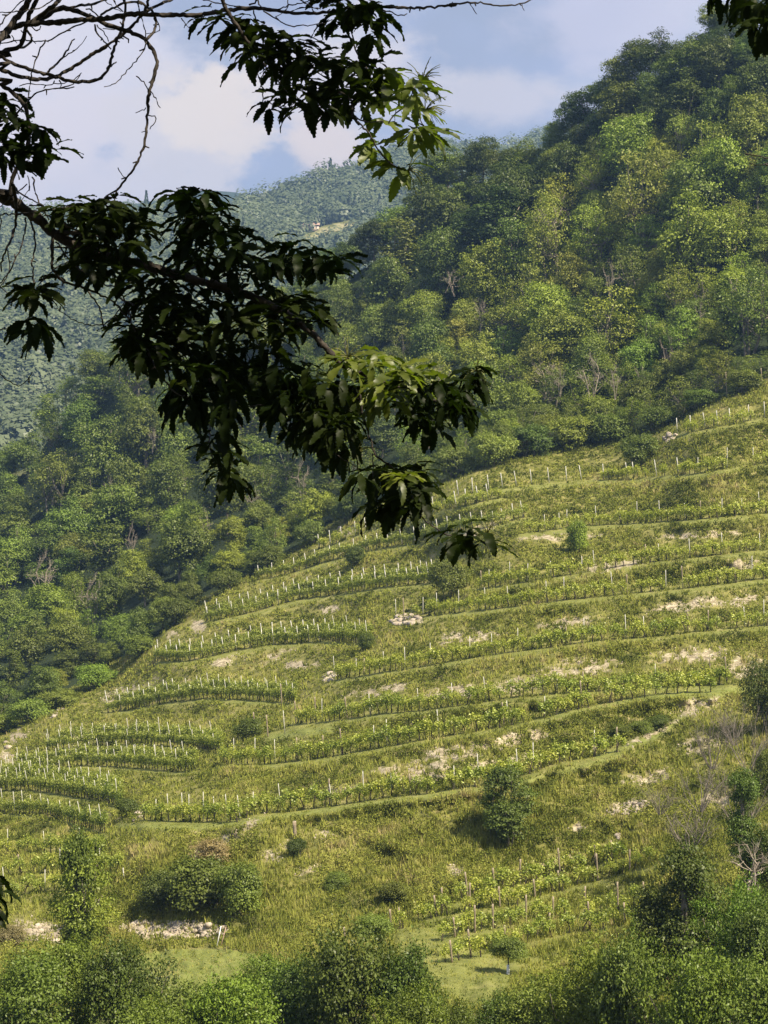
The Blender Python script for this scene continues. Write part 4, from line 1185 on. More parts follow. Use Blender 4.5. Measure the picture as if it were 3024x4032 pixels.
# farmhouse in the clearing on the far mountain
hp = at(310, 231, float(msurf(310, 231)) - 6)
e = empty('farmhouse', hp); e.scale = (0.75, 0.75, 0.75)
mb = MB(); mb.box((0, 0, 2.0), (17, 8, 4.4)); mb.build('wall', M['wall'], e)
mb = MB(); rv = [(-9.2, -4.7, 5.2), (9.2, -4.7, 5.2), (9.2, 4.7, 5.2), (-9.2, 4.7, 5.2), (-9.2, 0, 7.6), (9.2, 0, 7.6)]
mb.add(rv, [[0, 1, 5, 4], [2, 3, 4, 5]]); mb.add([(-9.2, -4.7, 5.2), (-9.2, 0, 7.6), (-9.2, 4.7, 5.2), (-9.2, 0, 5.2)], [[0, 1, 2, 3]]); mb.add([(9.2, -4.7, 5.2), (9.2, 0, 7.6), (9.2, 4.7, 5.2), (9.2, 0, 5.2)], [[3, 2, 1, 0]])
mb.build('roof', M['roof'], e)
for x in (-6, -2.5, 2, 6):
    mb = MB(); mb.box((x, -4.02, 2.9), (1.2, 0.08, 1.5)); mb.build('window', M['window'], e)
tag(e, 'small pinkish farmhouse in the clearing on the far mountain', 'farmhouse')

# the far forest: one mass of crowns
def far_forest():
    rng = np.random.default_rng(91)
    px = rng.uniform(-60, 600, 15000); py = rng.uniform(110, 470, 15000)
    k = (py > mcrest(px)) & (py < crest(px) + 10) & ~inpoly(px, py, CLEAR)
    px, py = px[k], py[k]
    D = msurf(px, py)
    # thin out so that crowns of about 10 m touch
    pk = np.clip(0.95 * (D / 1500) ** 1.6, 0.13, 1); k = rng.random(len(px)) < pk
    px, py, D = px[k][:3400], py[k][:3400], D[k][:3400]
    P = at(px, py, D); n = len(P); print('far trees', n)
    VV, TT = [], []; m = 120
    con = rng.random(n) < 0.04
    for i in range(n):
        R_ = rng.uniform(3.6, 8.5); u = rng.normal(size=(m, 3)); u /= np.linalg.norm(u, axis=1)[:, None]
        if con[i]:
            hz = rng.random(m); ph = rng.uniform(0, 6.28, m); H = R_ * 2.6
            C = np.stack([np.cos(ph) * R_ * 0.55 * (1 - hz), np.sin(ph) * R_ * 0.55 * (1 - hz), hz * H], -1); nr_ = np.stack([np.cos(ph), np.sin(ph), 0.5 + 0 * ph], -1)
        else:
            lump = 1 + 0.22 * np.sin(u[:, 0] * 5 + i) * np.cos(u[:, 1] * 5 + 2 * i) + 0.12 * rng.normal(size=m)
            C = u * R_ * lump[:, None] * [1, 1, 1.0] + [0, 0, R_ * 0.75]; nr_ = u + rng.normal(size=(m, 3)) * 0.08 + [0, -0.25, 0.5]
        nr_ /= np.linalg.norm(nr_, axis=1)[:, None]
        V_, Q_ = leaf_quads(C + P[i], rng.uniform(1.6, 2.8, m), nr_, rng, 0.9, fold=0.05)
        VV.append(V_); TT.append(np.repeat(np.clip((0.12 if con[i] else rng.uniform(0.25, 0.9)) + rng.normal(size=m) * 0.02, 0, 1.2), 4))
    V = np.vstack(VV)
    return mesh_np('far_forest', V, np.arange(len(V)).reshape(-1, 4), M['farleaf'], False, {'tint': np.concatenate(TT)})
M['farleaf'] = leaf_mat('far_leaves', (0.080, 0.115, 0.060), tip=(0.155, 0.18, 0.095), trans=0.2, gloss=0.02, nscale=0.012)  # bluer than the near leaves: some haze is put into this colour
tag(link('far_forest', far_forest()), 'forest covering the far mountain', 'forest', kind='stuff')

# ------------------------------------------------------------------ the chestnut tree hanging into the view, nine metres away
def cv(ox, oy, s):
    return lambda pts: [(ox + x * s, oy + y * s) for x, y in pts]
A1 = cv(0, 0, .12247); A2 = cv(203.2, 0, .15308); A3 = cv(0, 177.8, .12247); A4 = cv(177.8, 177.8, .12247)
A5 = cv(304.8, 330.2, .12247); A6 = cv(101.6, 330.2, .12247); A7 = cv(384, 0, .2315)
BARK_D = 9.0
def branch(mb, pts, w0, w1, D=BARK_D, wob=0.25, knots=True, rs=None):
    """pts in picture units, widths w0..w1 in picture units"""
    r_ = random.Random(int(abs(pts[0][0] * 7 + pts[0][1] * 13 + len(pts))))
    ln = smooth_line(pts, 3.0)
    n = len(ln)
    Dz = D + wob * np.interp(np.arange(n), np.linspace(0, n - 1, 5), [r_.uniform(-1, 1) for _ in range(5)])
    P_ = at(ln[:, 0], ln[:, 1], Dz)
    P_ = P_ + np.array([[r_.gauss(0, 0.0022), 0, r_.gauss(0, 0.0022)] for _ in range(n)])
    w_ = np.linspace(w0, w1, n) * (1 + 0.10 * np.array([r_.gauss(0, 1) for _ in range(n)]))
    mb.tube(P_, np.maximum(w_, 0.7) * 0.5 / F * D, 8 if w0 > 3 else 5)
    if knots and n > 6:
        for k in range(int(n / 9)):
            i = r_.randrange(2, n - 2); d_ = Vector((r_.gauss(0, 1), r_.gauss(0, 1), r_.gauss(0, 1))).normalized()
            b = P_[i]; e_ = b + np.array(d_) * r_.uniform(0.012, 0.03)
            mb.tube(np.array([b, (b + e_) / 2, e_]), [0.004, 0.0035, 0.0028], 4)
    return P_

S = .12247
bt = empty('bare_tree', at(-235, 60, 9.6) * np.array([1, 1, 0]) + np.array([0, 0, -6.9]))
tag(bt, 'leafless tree with dark gnarled limbs reaching in at the top left', 'tree')
inv = -np.array(bt.location)
def bpart(parent, name, lst, mat='bark', D=BARK_D, smooth=True, wob=0.25):
    mb = MB()
    for (pts, w0, w1) in lst: branch(mb, pts, w0, w1, D, wob)
    mb.V = [v - np.array(parent.location) for v in mb.V]
    return mb.build(name, M[mat], parent, smooth)
mb = MB()
tl = np.array([(0, 0, -0.5), (0.05, 0, 2.5), (-0.05, 0.05, 5.0), (0.1, 0, 7.2), (0.1, 0, 9.5)])
mb.tube(smooth_line(tl, 0.5), np.linspace(0.24, 0.12, len(smooth_line(tl, 0.5))), 12); mb.build('trunk', M['bark'], bt, True)
bpart(bt, 'branch', [([(-235, 60)] + A1([(-60,310),(0,290),(120,222),(240,192),(420,185),(640,168),(900,145),(1100,115),(1300,122),(1659,125)]), 8, 4.6),
                     (A2([(0,95),(180,65),(380,55),(600,85),(800,80),(1000,45),(1200,45),(1400,50),(1659,32)]) + A7([(270,20),(390,12),(500,25),(590,18),(640,-3)]), 4.4, 1.3),
                     (A7([(375,20),(400,60)]), 1.2, .8), (A7([(600,20),(602,50)]), .9, .7), (A2([(990,60),(1040,150),(1060,180)]), 1.6, 1), (A2([(330,70),(345,130),(360,190)]), 1.6, 1),
                     (A1([(1480,150),(1500,180),(1545,230)]), 1.5, .8), (A2([(1170,65),(1290,100),(1330,85)]), 1.6, .9)])
bpart(bt, 'branch', [([(-235, 120)] + A1([(-60,540),(0,565),(150,620),(280,645),(430,630),(560,570),(700,480),(830,400),(930,330),(1020,265),(1100,190),(1180,90),(1215,-10)]), 5.5, 3.2),
                     (A1([(390,590),(470,510),(530,440),(605,310)]), 2.6, 1.4), (A1([(500,490),(560,440),(650,380),(705,300)]), 1.4, .8)])
bpart(bt, 'branch', [([(-235, 90)] + A1([(-60,430),(0,458),(120,525),(260,575),(430,620),(560,660),(700,665),(800,650),(870,580),(910,480),(940,360),(985,260),(1020,100),(1020,-20)]), 4.6, 2.8),
                     (A1([(910,540),(930,515),(950,508)]), 1.8, 1.0), (A1([(490,660),(500,690),(490,715)]), 1.6, 1)], wob=0.15)
bpart(bt, 'branch', [([(-235, 80)] + A1([(-60,470),(0,445),(70,400),(160,380),(210,230),(250,90),(320,-30)]), 6, 4.4), (A1([(160,390),(220,370),(260,310),(215,240)]), 3, 2)])
bpart(bt, 'branch', [(A1([(-30,370),(60,250),(130,150),(210,50),(250,-30)]), 6.5, 5.5)], wob=0.1)
bpart(bt, 'branch', [(A1([(240,200),(330,130),(430,50),(510,-30)]), 5.5, 4.2), (A1([(240,200),(300,255),(330,210)]), 1.6, 1.2)], wob=0.1)
bpart(bt, 'branch', [(A1([(300,180),(400,110),(490,75),(600,80),(680,110),(800,170),(900,210),(980,235),(1060,260),(1130,290),(1200,340),(1260,430),(1280,530),(1250,650),(1215,770),(1205,950),(1195,1080),(1165,1220),(1100,1360),(1020,1470),(940,1560),(850,1615)]), 5.4, 1.8),
                     (A1([(1115,615),(1170,670),(1215,740)]), 1.2, 1.2), (A1([(1235,740),(1270,810),(1305,885)]), 1.3, 1.0), (A1([(1110,920),(1160,900),(1195,887)]), .9, 1.1),
                     (A1([(1215,945),(1260,950),(1268,1000),(1210,1050)]), 1.2, .9), (A1([(965,1370),(990,1420),(1020,1450)]), .9, 1.0), (A1([(960,1540),(940,1600),(930,1680)]), 1.6, 1.2), (A1([(1160,1085),(1195,1070)]), .8, .9)], wob=0.12)
bpart(bt, 'branch', [(A1([(490,75),(620,50),(750,35),(870,-10)]), 3, 2.4), (A1([(820,125),(930,60),(1040,20),(1140,15),(1190,50),(1250,100),(1275,180),(1250,260),(1195,330)]), 2.2, 3.0),
                     (A1([(1200,80),(1280,50),(1440,-20)]), 3.2, 2.6), (A1([(1275,140),(1300,220),(1285,260),(1190,275)]), 1.1, .8), (A1([(705,70),(760,90),(810,130)]), 1.5, 1.5),
                     (A1([(770,200),(790,270),(870,360),(910,400)]), 1.9, 1.3), (A1([(790,205),(840,260),(885,330)]), 1.2, .9), (A1([(920,-10),(960,50),(1010,95)]), 1.6, 1.4), (A1([(1130,-10),(1132,60),(1140,100)]), 1.6, 1.4)])
bpart(bt, 'twigs', [(A1([(-20,362),(120,335),(380,330),(480,285),(600,220),(720,170)]), 1.3, 1.6), (A1([(380,330),(320,420),(280,530),(250,650),(230,790),(215,850)]), 1.6, 1.2),
                    (A1([(1195,330),(1180,400),(1110,500),(1020,600),(940,680),(845,710)]), 1.4, .8), (A1([(-10,98),(80,98),(200,90),(340,60),(450,-20)]), 1.2, 1.4), (A1([(-10,225),(60,120),(130,60),(210,-20)]), 1.4, 1.2),
                    (A1([(160,700),(220,680),(380,695),(500,680),(600,650),(665,600)]), 1.1, .9), (A1([(210,240),(260,320),(290,360)]), 1.3, .8), (A1([(1155,150),(1180,230),(1195,330)]), 1.2, 1.2),
                    (A1([(1010,295),(1045,320),(1050,345)]), 1.8, 1.3), (A1([(95,290),(110,330),(140,355)]), 1.0, .8), (A1([(835,240),(900,235),(950,240)]), .9, .9), (A1([(835,-10),(900,45),(990,90)]), 1, .8),
                    (A2([(400,75),(500,140),(570,170),(700,160),(790,155)]), 1.6, .9), (A2([(480,60),(620,25),(740,-10)]), 1.3, 1.2), (A2([(630,-5),(700,40),(770,60)]), 1.6, 1.0), (A2([(560,-10),(545,60),(470,110)]), 1.1, .8),
                    (A2([(0,0),(120,25),(280,42)]), 1.2, 1.0), (A2([(340,-5),(370,30),(385,55)]), 1.5, 1.5)], wob=0.3)

ct = empty('chestnut_tree', at(-250, 190, 9.3) * np.array([1, 1, 0]) + np.array([0, 0, -6.8]))
tag(ct, 'chestnut tree whose dark leafy bough hangs across the view from the left', 'tree')
mb = MB()
tl = np.array([(0, 0, -0.6), (0.1, 0, 2.5), (-0.05, 0.05, 5.0), (0.0, 0, 7.6), (0.3, -0.2, 11.0)])
mb.tube(smooth_line(tl, 0.5), np.linspace(0.36, 0.16, len(smooth_line(tl, 0.5))), 14); mb.build('trunk', M['bark'], ct, True)
bpart(ct, 'bough', [([(-250, 150)] + A3([(-60,120),(0,165),(100,195),(220,275),(330,350),(430,450),(600,540),(800,620),(1050,680),(1270,740),(1450,800),(1659,850)]) + A4([(500,930),(760,1040),(960,1160),(1130,1300),(1270,1460)]), 15, 6),
                    (A5([(110,90),(200,170),(300,290),(420,335),(600,420),(830,490),(1000,550),(1170,610),(1300,620)]), 5, 1.6), (A3([(430,440),(600,450),(750,480)]), 5, 3), (A3([(1270,730),(1480,760),(1659,700)]), 3, 2)], wob=0.12)
bpart(ct, 'branch', [([(-250, 60)] + A1([(-60,640),(0,690),(70,730),(140,790),(200,860),(230,960),(240,1100),(210,1250),(130,1400),(90,1500),(85,1640)]), 5.5, 4.0), (A1([(-10,1000),(100,960),(190,870),(240,810),(300,760),(400,730),(480,720),(600,680),(660,610)]), 2.2, 1.0),
                     (A1([(480,722),(550,725),(610,710)]), 1.6, 1.4), (A1([(380,740),(385,780)]), 1.2, .8)], wob=0.1)
bpart(ct, 'branch', [(A3([(105,60),(130,200),(125,400),(60,560),(10,700),(5,760)]), 4, 1.6), (A3([(60,590),(75,750),(0,870)]), 1.4, 1.2), (A3([(210,320),(205,450),(150,620),(80,760),(-5,900)]), 1.9, 1.1),
                     (A3([(240,330),(270,420),(290,540),(265,680),(275,850),(270,1000),(230,1150),(120,1210),(-10,1245)]), 2.2, 1.2), (A3([(0,890),(60,940),(100,965)]), 1.2, .8), (A3([(145,530),(180,540)]), 1.1, .8),
                     (A3([(115,70),(200,150),(360,225)]), 2, 1.3), (A3([(230,-10),(235,90),(170,190)]), 1, .8), (A3([(265,0),(300,150),(350,250),(400,340)]), 1.6, 1.4), (A3([(-10,300),(130,295),(320,275),(480,250),(650,215)]), 1.5, 1.2),
                     (A3([(0,310),(15,360),(0,430)]), 1.3, 1.0), ([(-4,371),(10,382),(19,386),(27,380),(32,372)], 1.4, .8), (A3([(220,60),(130,130),(0,240)]), 1.4, 1.0)], wob=0.2)
bpart(ct, 'branch', [(A3([(430,470),(425,700),(440,750),(510,840),(700,910),(830,960),(930,1020),(1050,1150),(1110,1260)]), 3.4, 1.6), (A3([(720,920),(810,1060),(845,1215)]), 2, 1.6), (A3([(840,1200),(720,1200),(600,1160),(445,1060)]), 1.3, .8),
                     (A3([(845,1210),(960,1100),(1010,1020)]), 1.3, 1.2), (A3([(560,685),(450,740),(310,880)]), 1.4, 1.2), (A3([(460,520),(560,660),(700,780),(850,870),(1000,900)]), 2, 1.5), (A3([(380,300),(500,370),(600,420),(780,470),(900,520)]), 2.4, 1.3)], wob=0.15)
bpart(ct, 'branch', [(A3([(940,840),(960,960),(1100,1050),(1200,1110),(1330,1250)]), 2, 2), (A6([(300,40),(350,100),(440,300),(600,510),(700,550)]), 2.4, 1.5), (A6([(880,400),(900,650),(880,850),(890,1000),(960,1130)]), 1.8, 1.2),
                     (A6([(1050,560),(1090,580),(1200,570)]), 1.2, 1.0), (A6([(1130,630),(1250,615),(1330,610)]), 1.0, 1.6), (A6([(370,100),(600,220),(760,260)]), 1.6, 1.2), (A6([(600,160),(700,280),(720,400)]), 1.8, 1.3),
                     (A6([(950,900),(1010,880)]), 1, .8), (A3([(1000,960),(1050,1080),(1080,1200)]), 1.6, 1.4)], wob=0.25)
bpart(ct, 'branch', [(A5([(440,480),(470,690),(490,760),(540,900),(570,1000),(650,1080),(760,1160),(850,1300),(900,1440),(980,1550),(1130,1660),(1200,1670)]), 2.6, 1.4), (A5([(560,1010),(555,1150),(545,1340),(620,1430)]), 1.3, 1.0),
                     (A5([(0,820),(150,950),(300,1040),(420,1120)]), 1.6, 1.0), (A5([(180,370),(280,280),(340,240)]), 1.6, 1.6)], wob=0.15)
bpart(ct, 'branch', [([(260,-40)] + A2([(350,-5),(300,30)]), 2, 2), (A2([(120,-20),(150,60),(260,230),(350,340),(520,450),(760,560),(960,640),(975,760),(1050,830),(1110,920),(1170,1020),(1240,1080),(1300,1110)]), 4.2, 1.3), (A2([(370,385),(362,500),(385,560),(390,690)]), 1.5, 1.2),
                     (A2([(385,560),(408,603)]), .9, .7), (A2([(380,390),(440,480),(550,600)]), 1.6, 1.3), (A2([(880,-30),(905,140),(960,240),(1010,360),(1050,430),(1150,520),(1230,545)]), 2.6, 1.5), (A2([(1230,545),(1280,600)]), 1, .8),
                     (A2([(975,760),(1060,795),(1180,790)]), 1.4, 1.0), (A2([(1210,810),(1260,740),(1330,680),(1390,560),(1420,520)]), 1.6, 1.2), (A2([(1380,640),(1420,780),(1460,850)]), 1.4, 1.0), (A2([(430,670),(480,700),(540,690)]), 1.3, 1.0)], wob=0.2)

def leaf_geo(rng, base, d, L_, W, nrm, droop, seg=9):
    """one serrate chestnut leaf: midrib bends with its weight, the halves fold up from it"""
    ns = seg * 2 + 1
    t = np.linspace(0, 1, ns)
    d = d / np.linalg.norm(d)
    nrm = nrm - d * nrm.dot(d); nrm /= np.linalg.norm(nrm) + 1e-9
    side = np.cross(d, nrm)
    ang = droop * t
    step = L_ / (ns - 1)
    dirs = d[None] * np.cos(ang)[:, None] - nrm[None] * np.sin(ang)[:, None]
    P_ = base + np.vstack([[0, 0, 0], np.cumsum(dirs[:-1] * step, axis=0)])
    up = nrm[None] * np.cos(ang)[:, None] + d[None] * np.sin(ang)[:, None]
    wprof = np.sin(np.pi * np.clip(t, 0, 1) ** 0.82) ** 0.72
    wprof[0] = 0.03; wprof[-1] = 0.0
    tooth = np.where(np.arange(ns) % 2 == 1, 1.10, 0.86); tooth[0] = 1
    w = W * 0.5 * wprof * tooth
    # teeth point forward
    fw = np.where(np.arange(ns) % 2 == 1, step * 0.7, 0)[:, None] * dirs
    fold = 0.28
    ripple = 0.07 * W * np.sin(t * 17 + rng.uniform(0, 6))[:, None] * up
    Lft = P_ + side * w[:, None] + up * (w * fold)[:, None] + fw + ripple
    Rgt = P_ - side * w[:, None] + up * (w * fold)[:, None] + fw - ripple
    V = np.vstack([P_, Lft, Rgt])
    i = np.arange(ns - 1)
    Q = np.vstack([np.stack([i, i + 1, ns + i + 1, ns + i], -1), np.stack([i + 1, i, 2 * ns + i, 2 * ns + i + 1], -1)])
    return V, Q

class Leaves:
    def __init__(s): s.V = []; s.Q = []; s.T = []; s.n = 0
    def add(s, V, Q, t): s.V.append(V); s.Q.append(Q + s.n); s.n += len(V); s.T.append(np.full(len(V), t))
    def build(s, name, mat, parent):
        V = np.vstack(s.V) - np.array(parent.location)
        return link(name, mesh_np(name, V, np.vstack(s.Q), M[mat], True, {'tint': np.concatenate(s.T)}), parent)
def rosette(lv, px, py, n=7, L0=0.140, D=None, hang=0.45, spread=1.0, seed=0, aim=None, W0=0.335):
    rng = np.random.default_rng(seed)
    D = D or BARK_D + rng.uniform(-0.45, 0.45)
    c = at(px, py, D)
    a0 = rng.uniform(0, 6.28)
    for k in range(n):
        a = a0 + k * 6.283 / n + rng.normal() * 0.25
        d = np.array([math.cos(a), math.sin(a) * 0.8, 0.0]) * spread + np.array([0, 0, rng.uniform(-hang * 1.5, 0.35)])
        if aim is not None: d = d * 0.7 + np.array([aim[0], 0, aim[1]])
        L_ = L0 * rng.uniform(0.72, 1.18)
        nrm = np.array([0, 0, 1.0]) + np.array([math.cos(a), math.sin(a), 0]) * max(0.0, -d[2]) * 1.2 + rng.normal(size=3) * 0.28
        st = c + d / np.linalg.norm(d) * 0.012 + rng.normal(size=3) * 0.015
        V, Q = leaf_geo(rng, st, d, L_, L_ * W0 * rng.uniform(0.82, 1.1), nrm, rng.uniform(0.25, 1.25))
        lv.add(V, Q, rng.uniform(0.1, 0.9))
def spray(parent, name, centres, n=7, mat='chestnut', extra=0, L0=0.140, seed=0, **kw):
    lv = Leaves(); r_ = random.Random(seed)
    for i, (x, y) in enumerate(centres):
        rosette(lv, x, y, n, L0, seed=seed * 1000 + i, **kw)
        for e_ in range(extra if r_.random() < 0.45 else 0):
            rosette(lv, x + r_.gauss(0, 7), y + r_.gauss(0, 6), max(3, n - 2), L0 * 0.95, seed=seed * 1000 + 500 + i * 7 + e_, **kw)
    return lv.build(name, mat, parent)
def catkins(parent, px, py, n, L_, aim, seed, D=BARK_D, wid=0.9):
    rng = np.random.default_rng(seed); mb = MB(); c = at(px, py, D)
    for k in range(n):
        d = np.array([aim[0], 0, aim[1]]) + rng.normal(size=3) * wid; d /= np.linalg.norm(d)
        l = L_ * rng.uniform(0.6, 1.1)
        pl = smooth_line([c, c + d * l * 0.5 + [0, 0, 0.01], c + d * l + [0, 0, -0.012]], 0.03)
        mb.tube(pl, np.linspace(0.0026, 0.0012, len(pl)), 4)
    mb.V = [v - np.array(parent.location) for v in mb.V]
    return mb.build('catkins', M['catkin'], parent)

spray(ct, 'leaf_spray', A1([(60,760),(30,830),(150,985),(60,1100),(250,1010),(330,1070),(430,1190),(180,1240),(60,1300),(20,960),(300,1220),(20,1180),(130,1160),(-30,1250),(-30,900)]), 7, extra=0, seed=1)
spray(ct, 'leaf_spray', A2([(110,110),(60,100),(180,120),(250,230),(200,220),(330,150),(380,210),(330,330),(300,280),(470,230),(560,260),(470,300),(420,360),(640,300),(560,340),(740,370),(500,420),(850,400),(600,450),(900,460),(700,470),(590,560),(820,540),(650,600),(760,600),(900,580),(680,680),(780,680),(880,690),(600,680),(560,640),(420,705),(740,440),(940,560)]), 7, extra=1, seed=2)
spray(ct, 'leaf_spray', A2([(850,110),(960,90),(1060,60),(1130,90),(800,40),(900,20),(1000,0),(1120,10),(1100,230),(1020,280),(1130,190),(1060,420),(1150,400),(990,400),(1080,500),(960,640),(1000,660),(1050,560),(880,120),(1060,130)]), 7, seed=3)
spray(ct, 'lit_leaf_spray', A2([(1240,480),(1150,460),(1160,590),(1130,640),(1180,770),(1150,940),(1090,960),(1290,1110),(1250,1090),(1180,560)]), 6, mat='chestnut_lit', seed=4, W0=0.33)  # sunlit tips: their brightness is painted into the leaf colour
spray(ct, 'lit_leaf_spray', A2([(1405,560),(1390,540),(1400,700),(1440,850),(1400,830),(1360,830),(1350,650),(1340,570),(1480,870)]), 7, mat='chestnut_lit', seed=5, W0=0.26, L0=0.15, aim=(0.35, -0.1))
catkins(ct, *A2([(1430,530)])[0], 26, 0.12, (0.5, 0.35), 1); catkins(ct, *A2([(1450,720)])[0], 18, 0.13, (0.9, 0.1), 2); catkins(ct, *A2([(1340,1110)])[0], 14, 0.12, (0.7, -0.4), 3)
spray(ct, 'leaf_spray', A3([(790,190),(740,230),(640,190),(560,240),(480,230),(880,230),(940,200),(700,290),(600,330),(820,320),(1000,260),(1080,320),(900,400),(700,400),(1000,420),(800,480),(1150,380),(650,480),(1180,470),(740,560),(900,540),(1040,540),(640,610),(760,640),(860,640)]), 7, extra=1, seed=6)
spray(ct, 'leaf_spray', A3([(740,720),(690,700),(860,760),(1000,740),(1120,720),(1250,800),(1140,860),(1020,820),(1260,900),(1380,820),(1300,960),(1400,960),(1500,920),(1200,1000),(1330,1080),(1450,1060),(1560,1040),(1250,1160),(1120,1180),(1060,1210),(1180,1300),(1100,1330),(1300,1240),(1420,1200),(1540,1200),(1080,1400),(1200,1420),(1330,1380),(1470,1350),(1580,1340)]), 6, extra=1, seed=7)
spray(ct, 'leaf_spray', A4([(200,130),(230,110),(100,170),(20,170),(240,220),(330,240),(300,320),(90,290),(180,330),(20,330),(200,420),(400,400),(330,450),(480,400),(560,450),(100,500),(20,560),(330,540),(460,560),(620,640),(540,620),(240,620),(120,660)]), 7, extra=1, seed=8)
spray(ct, 'leaf_spray', A4([(1000,560),(960,580),(900,620),(1050,600),(1290,650),(1280,660),(1150,640),(1100,700),(780,680),(700,700),(860,700),(480,740),(380,720),(300,790),(560,800),(120,780),(640,820),(400,860),(240,900),(100,900),(520,920),(330,980),(1160,760),(1230,740)]), 6, extra=0, seed=9)
spray(ct, 'leaf_spray', A4([(700,960),(800,900),(900,960),(860,1020),(1060,1080),(1000,1000),(950,1080),(600,1060),(1150,1080),(1120,1160),(450,1080),(760,1120),(850,1180),(1000,1180),(650,1200),(520,1200),(400,1180),(280,1100),(160,1060),(60,1060),(200,1220),(330,1300),(450,1330),(600,1330),(760,1300),(100,1260),(880,1250)]), 7, extra=0, seed=10)
spray(ct, 'leaf_spray', A4([(60,1400),(200,1420),(330,1440),(460,1460),(600,1440),(740,1420),(100,1540),(260,1560),(420,1580),(560,1560),(700,1560),(820,1540),(940,1580)]) + A6([(330,80),(260,60),(400,200),(620,170),(760,200),(900,200),(1050,180)]), 7, extra=1, seed=11)
spray(ct, 'leaf_spray', A3([(285,870),(260,900),(330,960),(300,940),(250,980),(280,900)]), 6, seed=12)
spray(ct, 'leaf_spray', A3([(260,1180),(290,1190),(340,1190),(220,1190)]), 6, seed=13, hang=1.0)
spray(ct, 'leaf_spray', A6([(620,530),(600,560),(680,560),(820,540),(800,480),(900,480),(1030,540),(1000,560),(1080,540),(760,380),(860,400),(980,380),(1100,360),(1200,420),(1320,430),(1420,480),(1500,420),(1580,420),(1230,320),(1400,330),(1480,560),(1560,600),(1620,700),(1540,500),(1600,780),(1430,620)]), 7, seed=14, hang=0.9, extra=1)
spray(ct, 'leaf_spray', A6([(960,850),(900,900),(1000,890),(880,910),(1000,1010),(1060,1070),(970,1130),(1000,1150),(1090,1190),(1100,1200)]), 5, seed=15, hang=0.7)
spray(ct, 'lit_leaf_spray', A6([(830,690),(640,440)]), 5, seed=16, mat='chestnut_lit', L0=0.11)
spray(ct, 'lit_leaf_spray', A5([(330,240),(350,220),(470,200),(560,260),(620,250),(800,330),(780,350),(600,430),(680,500),(590,540),(880,400),(740,520),(980,340),(620,560),(560,480)]), 7, mat='chestnut_lit', seed=17, extra=1, W0=0.34)  # partly lit side of the bough, drawn in the brightened leaf colour
catkins(ct, *A5([(350,220)])[0], 16, 0.11, (0.3, 0.6), 4); catkins(ct, *A5([(800,300)])[0], 12, 0.13, (0.3, 0.3), 5); catkins(ct, *A4([(870,720)])[0], 16, 0.12, (-0.2, 0.6), 6); catkins(ct, *A5([(420,1000)])[0], 16, 0.12, (0.5, 0.0), 9)
spray(ct, 'leaf_spray', A5([(880,440),(980,480),(900,560),(1090,420),(1050,500),(1160,440),(1380,340),(1400,350),(1390,330),(1250,450),(1290,540),(1200,540),(1100,560),(1300,600),(1240,640),(960,620),(850,620),(1020,700),(960,740),(1030,760),(880,660),(1340,460)]), 7, seed=18, hang=0.8, extra=0)
spray(ct, 'leaf_spray', A5([(30,330),(60,420),(-20,420),(150,420),(260,420),(100,520),(300,500),(420,440),(200,600),(90,640),(20,560),(300,640),(200,740),(280,760),(330,840),(80,740),(20,680),(230,900),(330,930),(180,820),(280,680),(120,860),(240,980)]), 7, seed=19, hang=1.0, extra=1)
spray(ct, 'leaf_spray', A5([(560,1150),(490,1170),(620,1120),(850,1170),(780,1210),(900,1140),(930,1150),(950,1240),(1000,1180),(700,1170),(820,1120),(960,1330),(860,1330),(760,1320),(660,1250),(640,1440),(570,1440),(700,1420),(780,1400),(860,1440),(740,1340)]), 7, seed=20, hang=0.8)
spray(ct, 'lit_leaf_spray', A5([(780,1200),(830,1190)]), 6, mat='chestnut_lit', seed=21, L0=0.12, D=8.5)
spray(ct, 'leaf_spray', A5([(1210,1670),(1240,1680),(1330,1700),(1300,1690),(1480,1680),(1300,1620)]), 5, seed=22, hang=0.8)
catkins(ct, *A5([(1490,1660)])[0], 26, 0.10, (0.0, 0.2), 7, wid=1.2); catkins(ct, *A5([(1400,330)])[0], 14, 0.1, (0.2, 0.5), 8)
mb = MB(); branch(mb, [(-60, 868), (-20, 872), (-6, 876)], 3, 1.2); mb.V = [v - np.array(ct.location) for v in mb.V]; mb.build('branch', M['bark'], ct, True)
spray(ct, 'leaf_spray', [(-8, 874), (-10, 890), (-12, 905)], 6, seed=23, hang=0.9, aim=(0.6, -0.2))

# the crown over the viewer's head and to the left: what keeps the hanging bough in the shade
rng = np.random.default_rng(123)
nL = 22000
X_ = rng.uniform(-7.5, 0.85, nL); Y_ = rng.uniform(-4.0, 13.0, nL); u = rng.random(nL)
Zlo = np.maximum(2.35, 0.235 * Y_ + 0.35) + 0.35 * vnoise(X_ * 0.9, Y_ * 0.9, 81)
X_ = X_ - 0.5 * vnoise(X_ * 0, Y_ * 0.8, 82) * 2 * (X_ > 0)
C = np.stack([X_, Y_, Zlo + u * 1.9], -1)
nrm = rng.normal(size=(nL, 3)) * 0.5 + [0, 0, 1]; nrm /= np.linalg.norm(nrm, axis=1)[:, None]
V, Q = leaf_quads(C, rng.uniform(0.14, 0.24, nL), nrm, rng, 0.42)
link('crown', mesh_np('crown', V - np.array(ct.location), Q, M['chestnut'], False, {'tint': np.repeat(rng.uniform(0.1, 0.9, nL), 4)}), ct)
mb = MB()
tb = np.array(ct.location) + np.array([0, 0, 8.2])
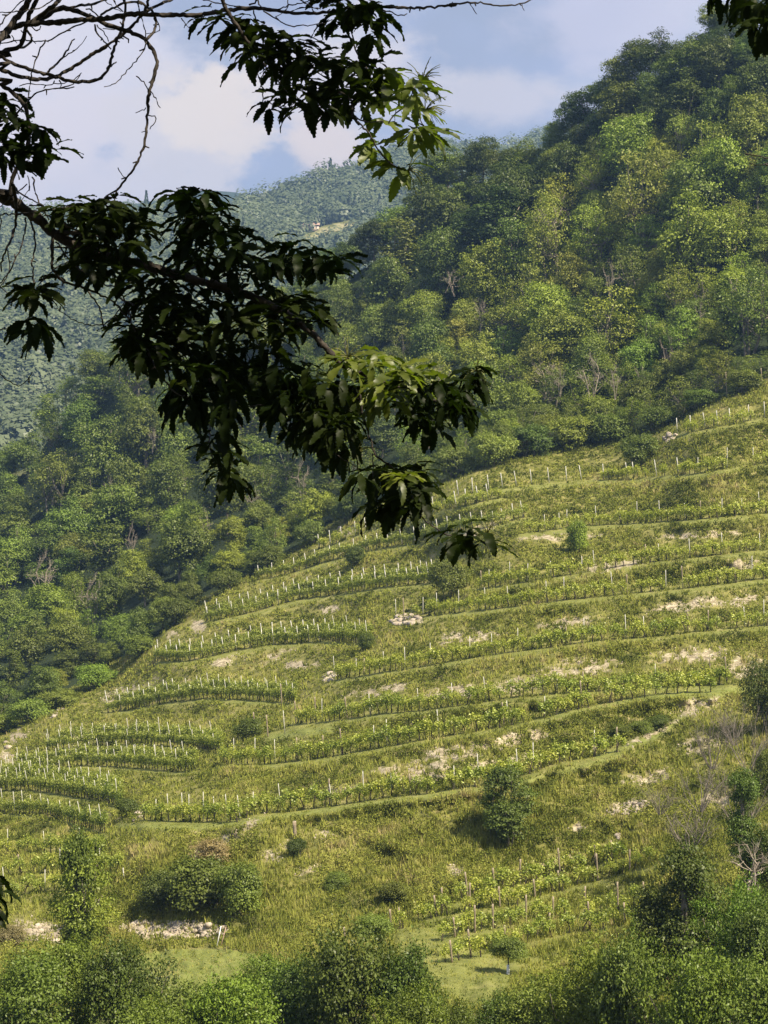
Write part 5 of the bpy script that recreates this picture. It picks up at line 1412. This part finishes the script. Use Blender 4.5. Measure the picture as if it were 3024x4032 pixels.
for k in range(9):
    e_ = np.array([rng.uniform(-6, 0.6), rng.uniform(-3, 12), 0]); e_[2] = max(2.6, 0.235 * e_[1] + 0.6) + 0.9
    m_ = (tb + e_) / 2 + [0, 0, 0.5]; pl = smooth_line([tb, m_, e_], 0.5); mb.tube(pl - np.array(ct.location), np.linspace(0.11, 0.02, len(pl)), 6)
mb.build('branch', M['bark'], ct, True)

# a second chestnut just outside the right edge; only its leaf tips and a twig show
c2 = empty('chestnut_tree', np.array([3.6, 9.5, -7.0]))
tag(c2, 'chestnut tree outside the right edge, only dark leaf tips in the top right corner', 'tree')
mb = MB(); tl = smooth_line([(0, 0, -0.5), (0.1, 0, 4), (0, 0, 8), (-0.3, 0, 11)], 0.6); mb.tube(tl, np.linspace(0.3, 0.12, len(tl)), 12); mb.build('trunk', M['bark'], c2, True)
bpart(c2, 'branch', [([(1105, -120), (900, -60), (800, -30), (758, -8), (752, 4)], 5, 1.6), ([(1105, 120), (900, 150), (800, 165), (775, 160), (757, 156), (745, 154)], 4, 1.2), ([(774, 160), (762, 165), (748, 163)], 1.2, .8), ([(1105, 0), (900, 10), (800, 8), (776, 4)], 3, 1.4)])
spray(c2, 'leaf_spray', [(752, -4), (765, 0), (778, 4), (790, 10), (758, 12), (750, 6), (768, 18), (776, 26), (762, 24), (770, -14), (735, -8), (720, -14), (785, 30)], 7, seed=31, hang=1.4, spread=0.8)

# ------------------------------------------------------------------ haze: the air of the valley
hm = bpy.data.materials.new('haze'); hm.use_nodes = True
t = hm.node_tree; t.nodes.clear()
o_ = N(t, 'ShaderNodeOutputMaterial'); pv = N(t, 'ShaderNodeVolumePrincipled')
pv.inputs['Color'].default_value = (0.36, 0.60, 1.0, 1)
pv.inputs['Density'].default_value = 0.00014
pv.inputs['Anisotropy'].default_value = 0.2
L(t, pv.outputs[0], o_.inputs['Volume'])
mb = MB(); mb.box((0, 1450, 60), (3000, 3300, 500))
hz = mb.build('haze', hm)
tag(hz, 'thin blue haze filling the valley', 'haze', kind='stuff')
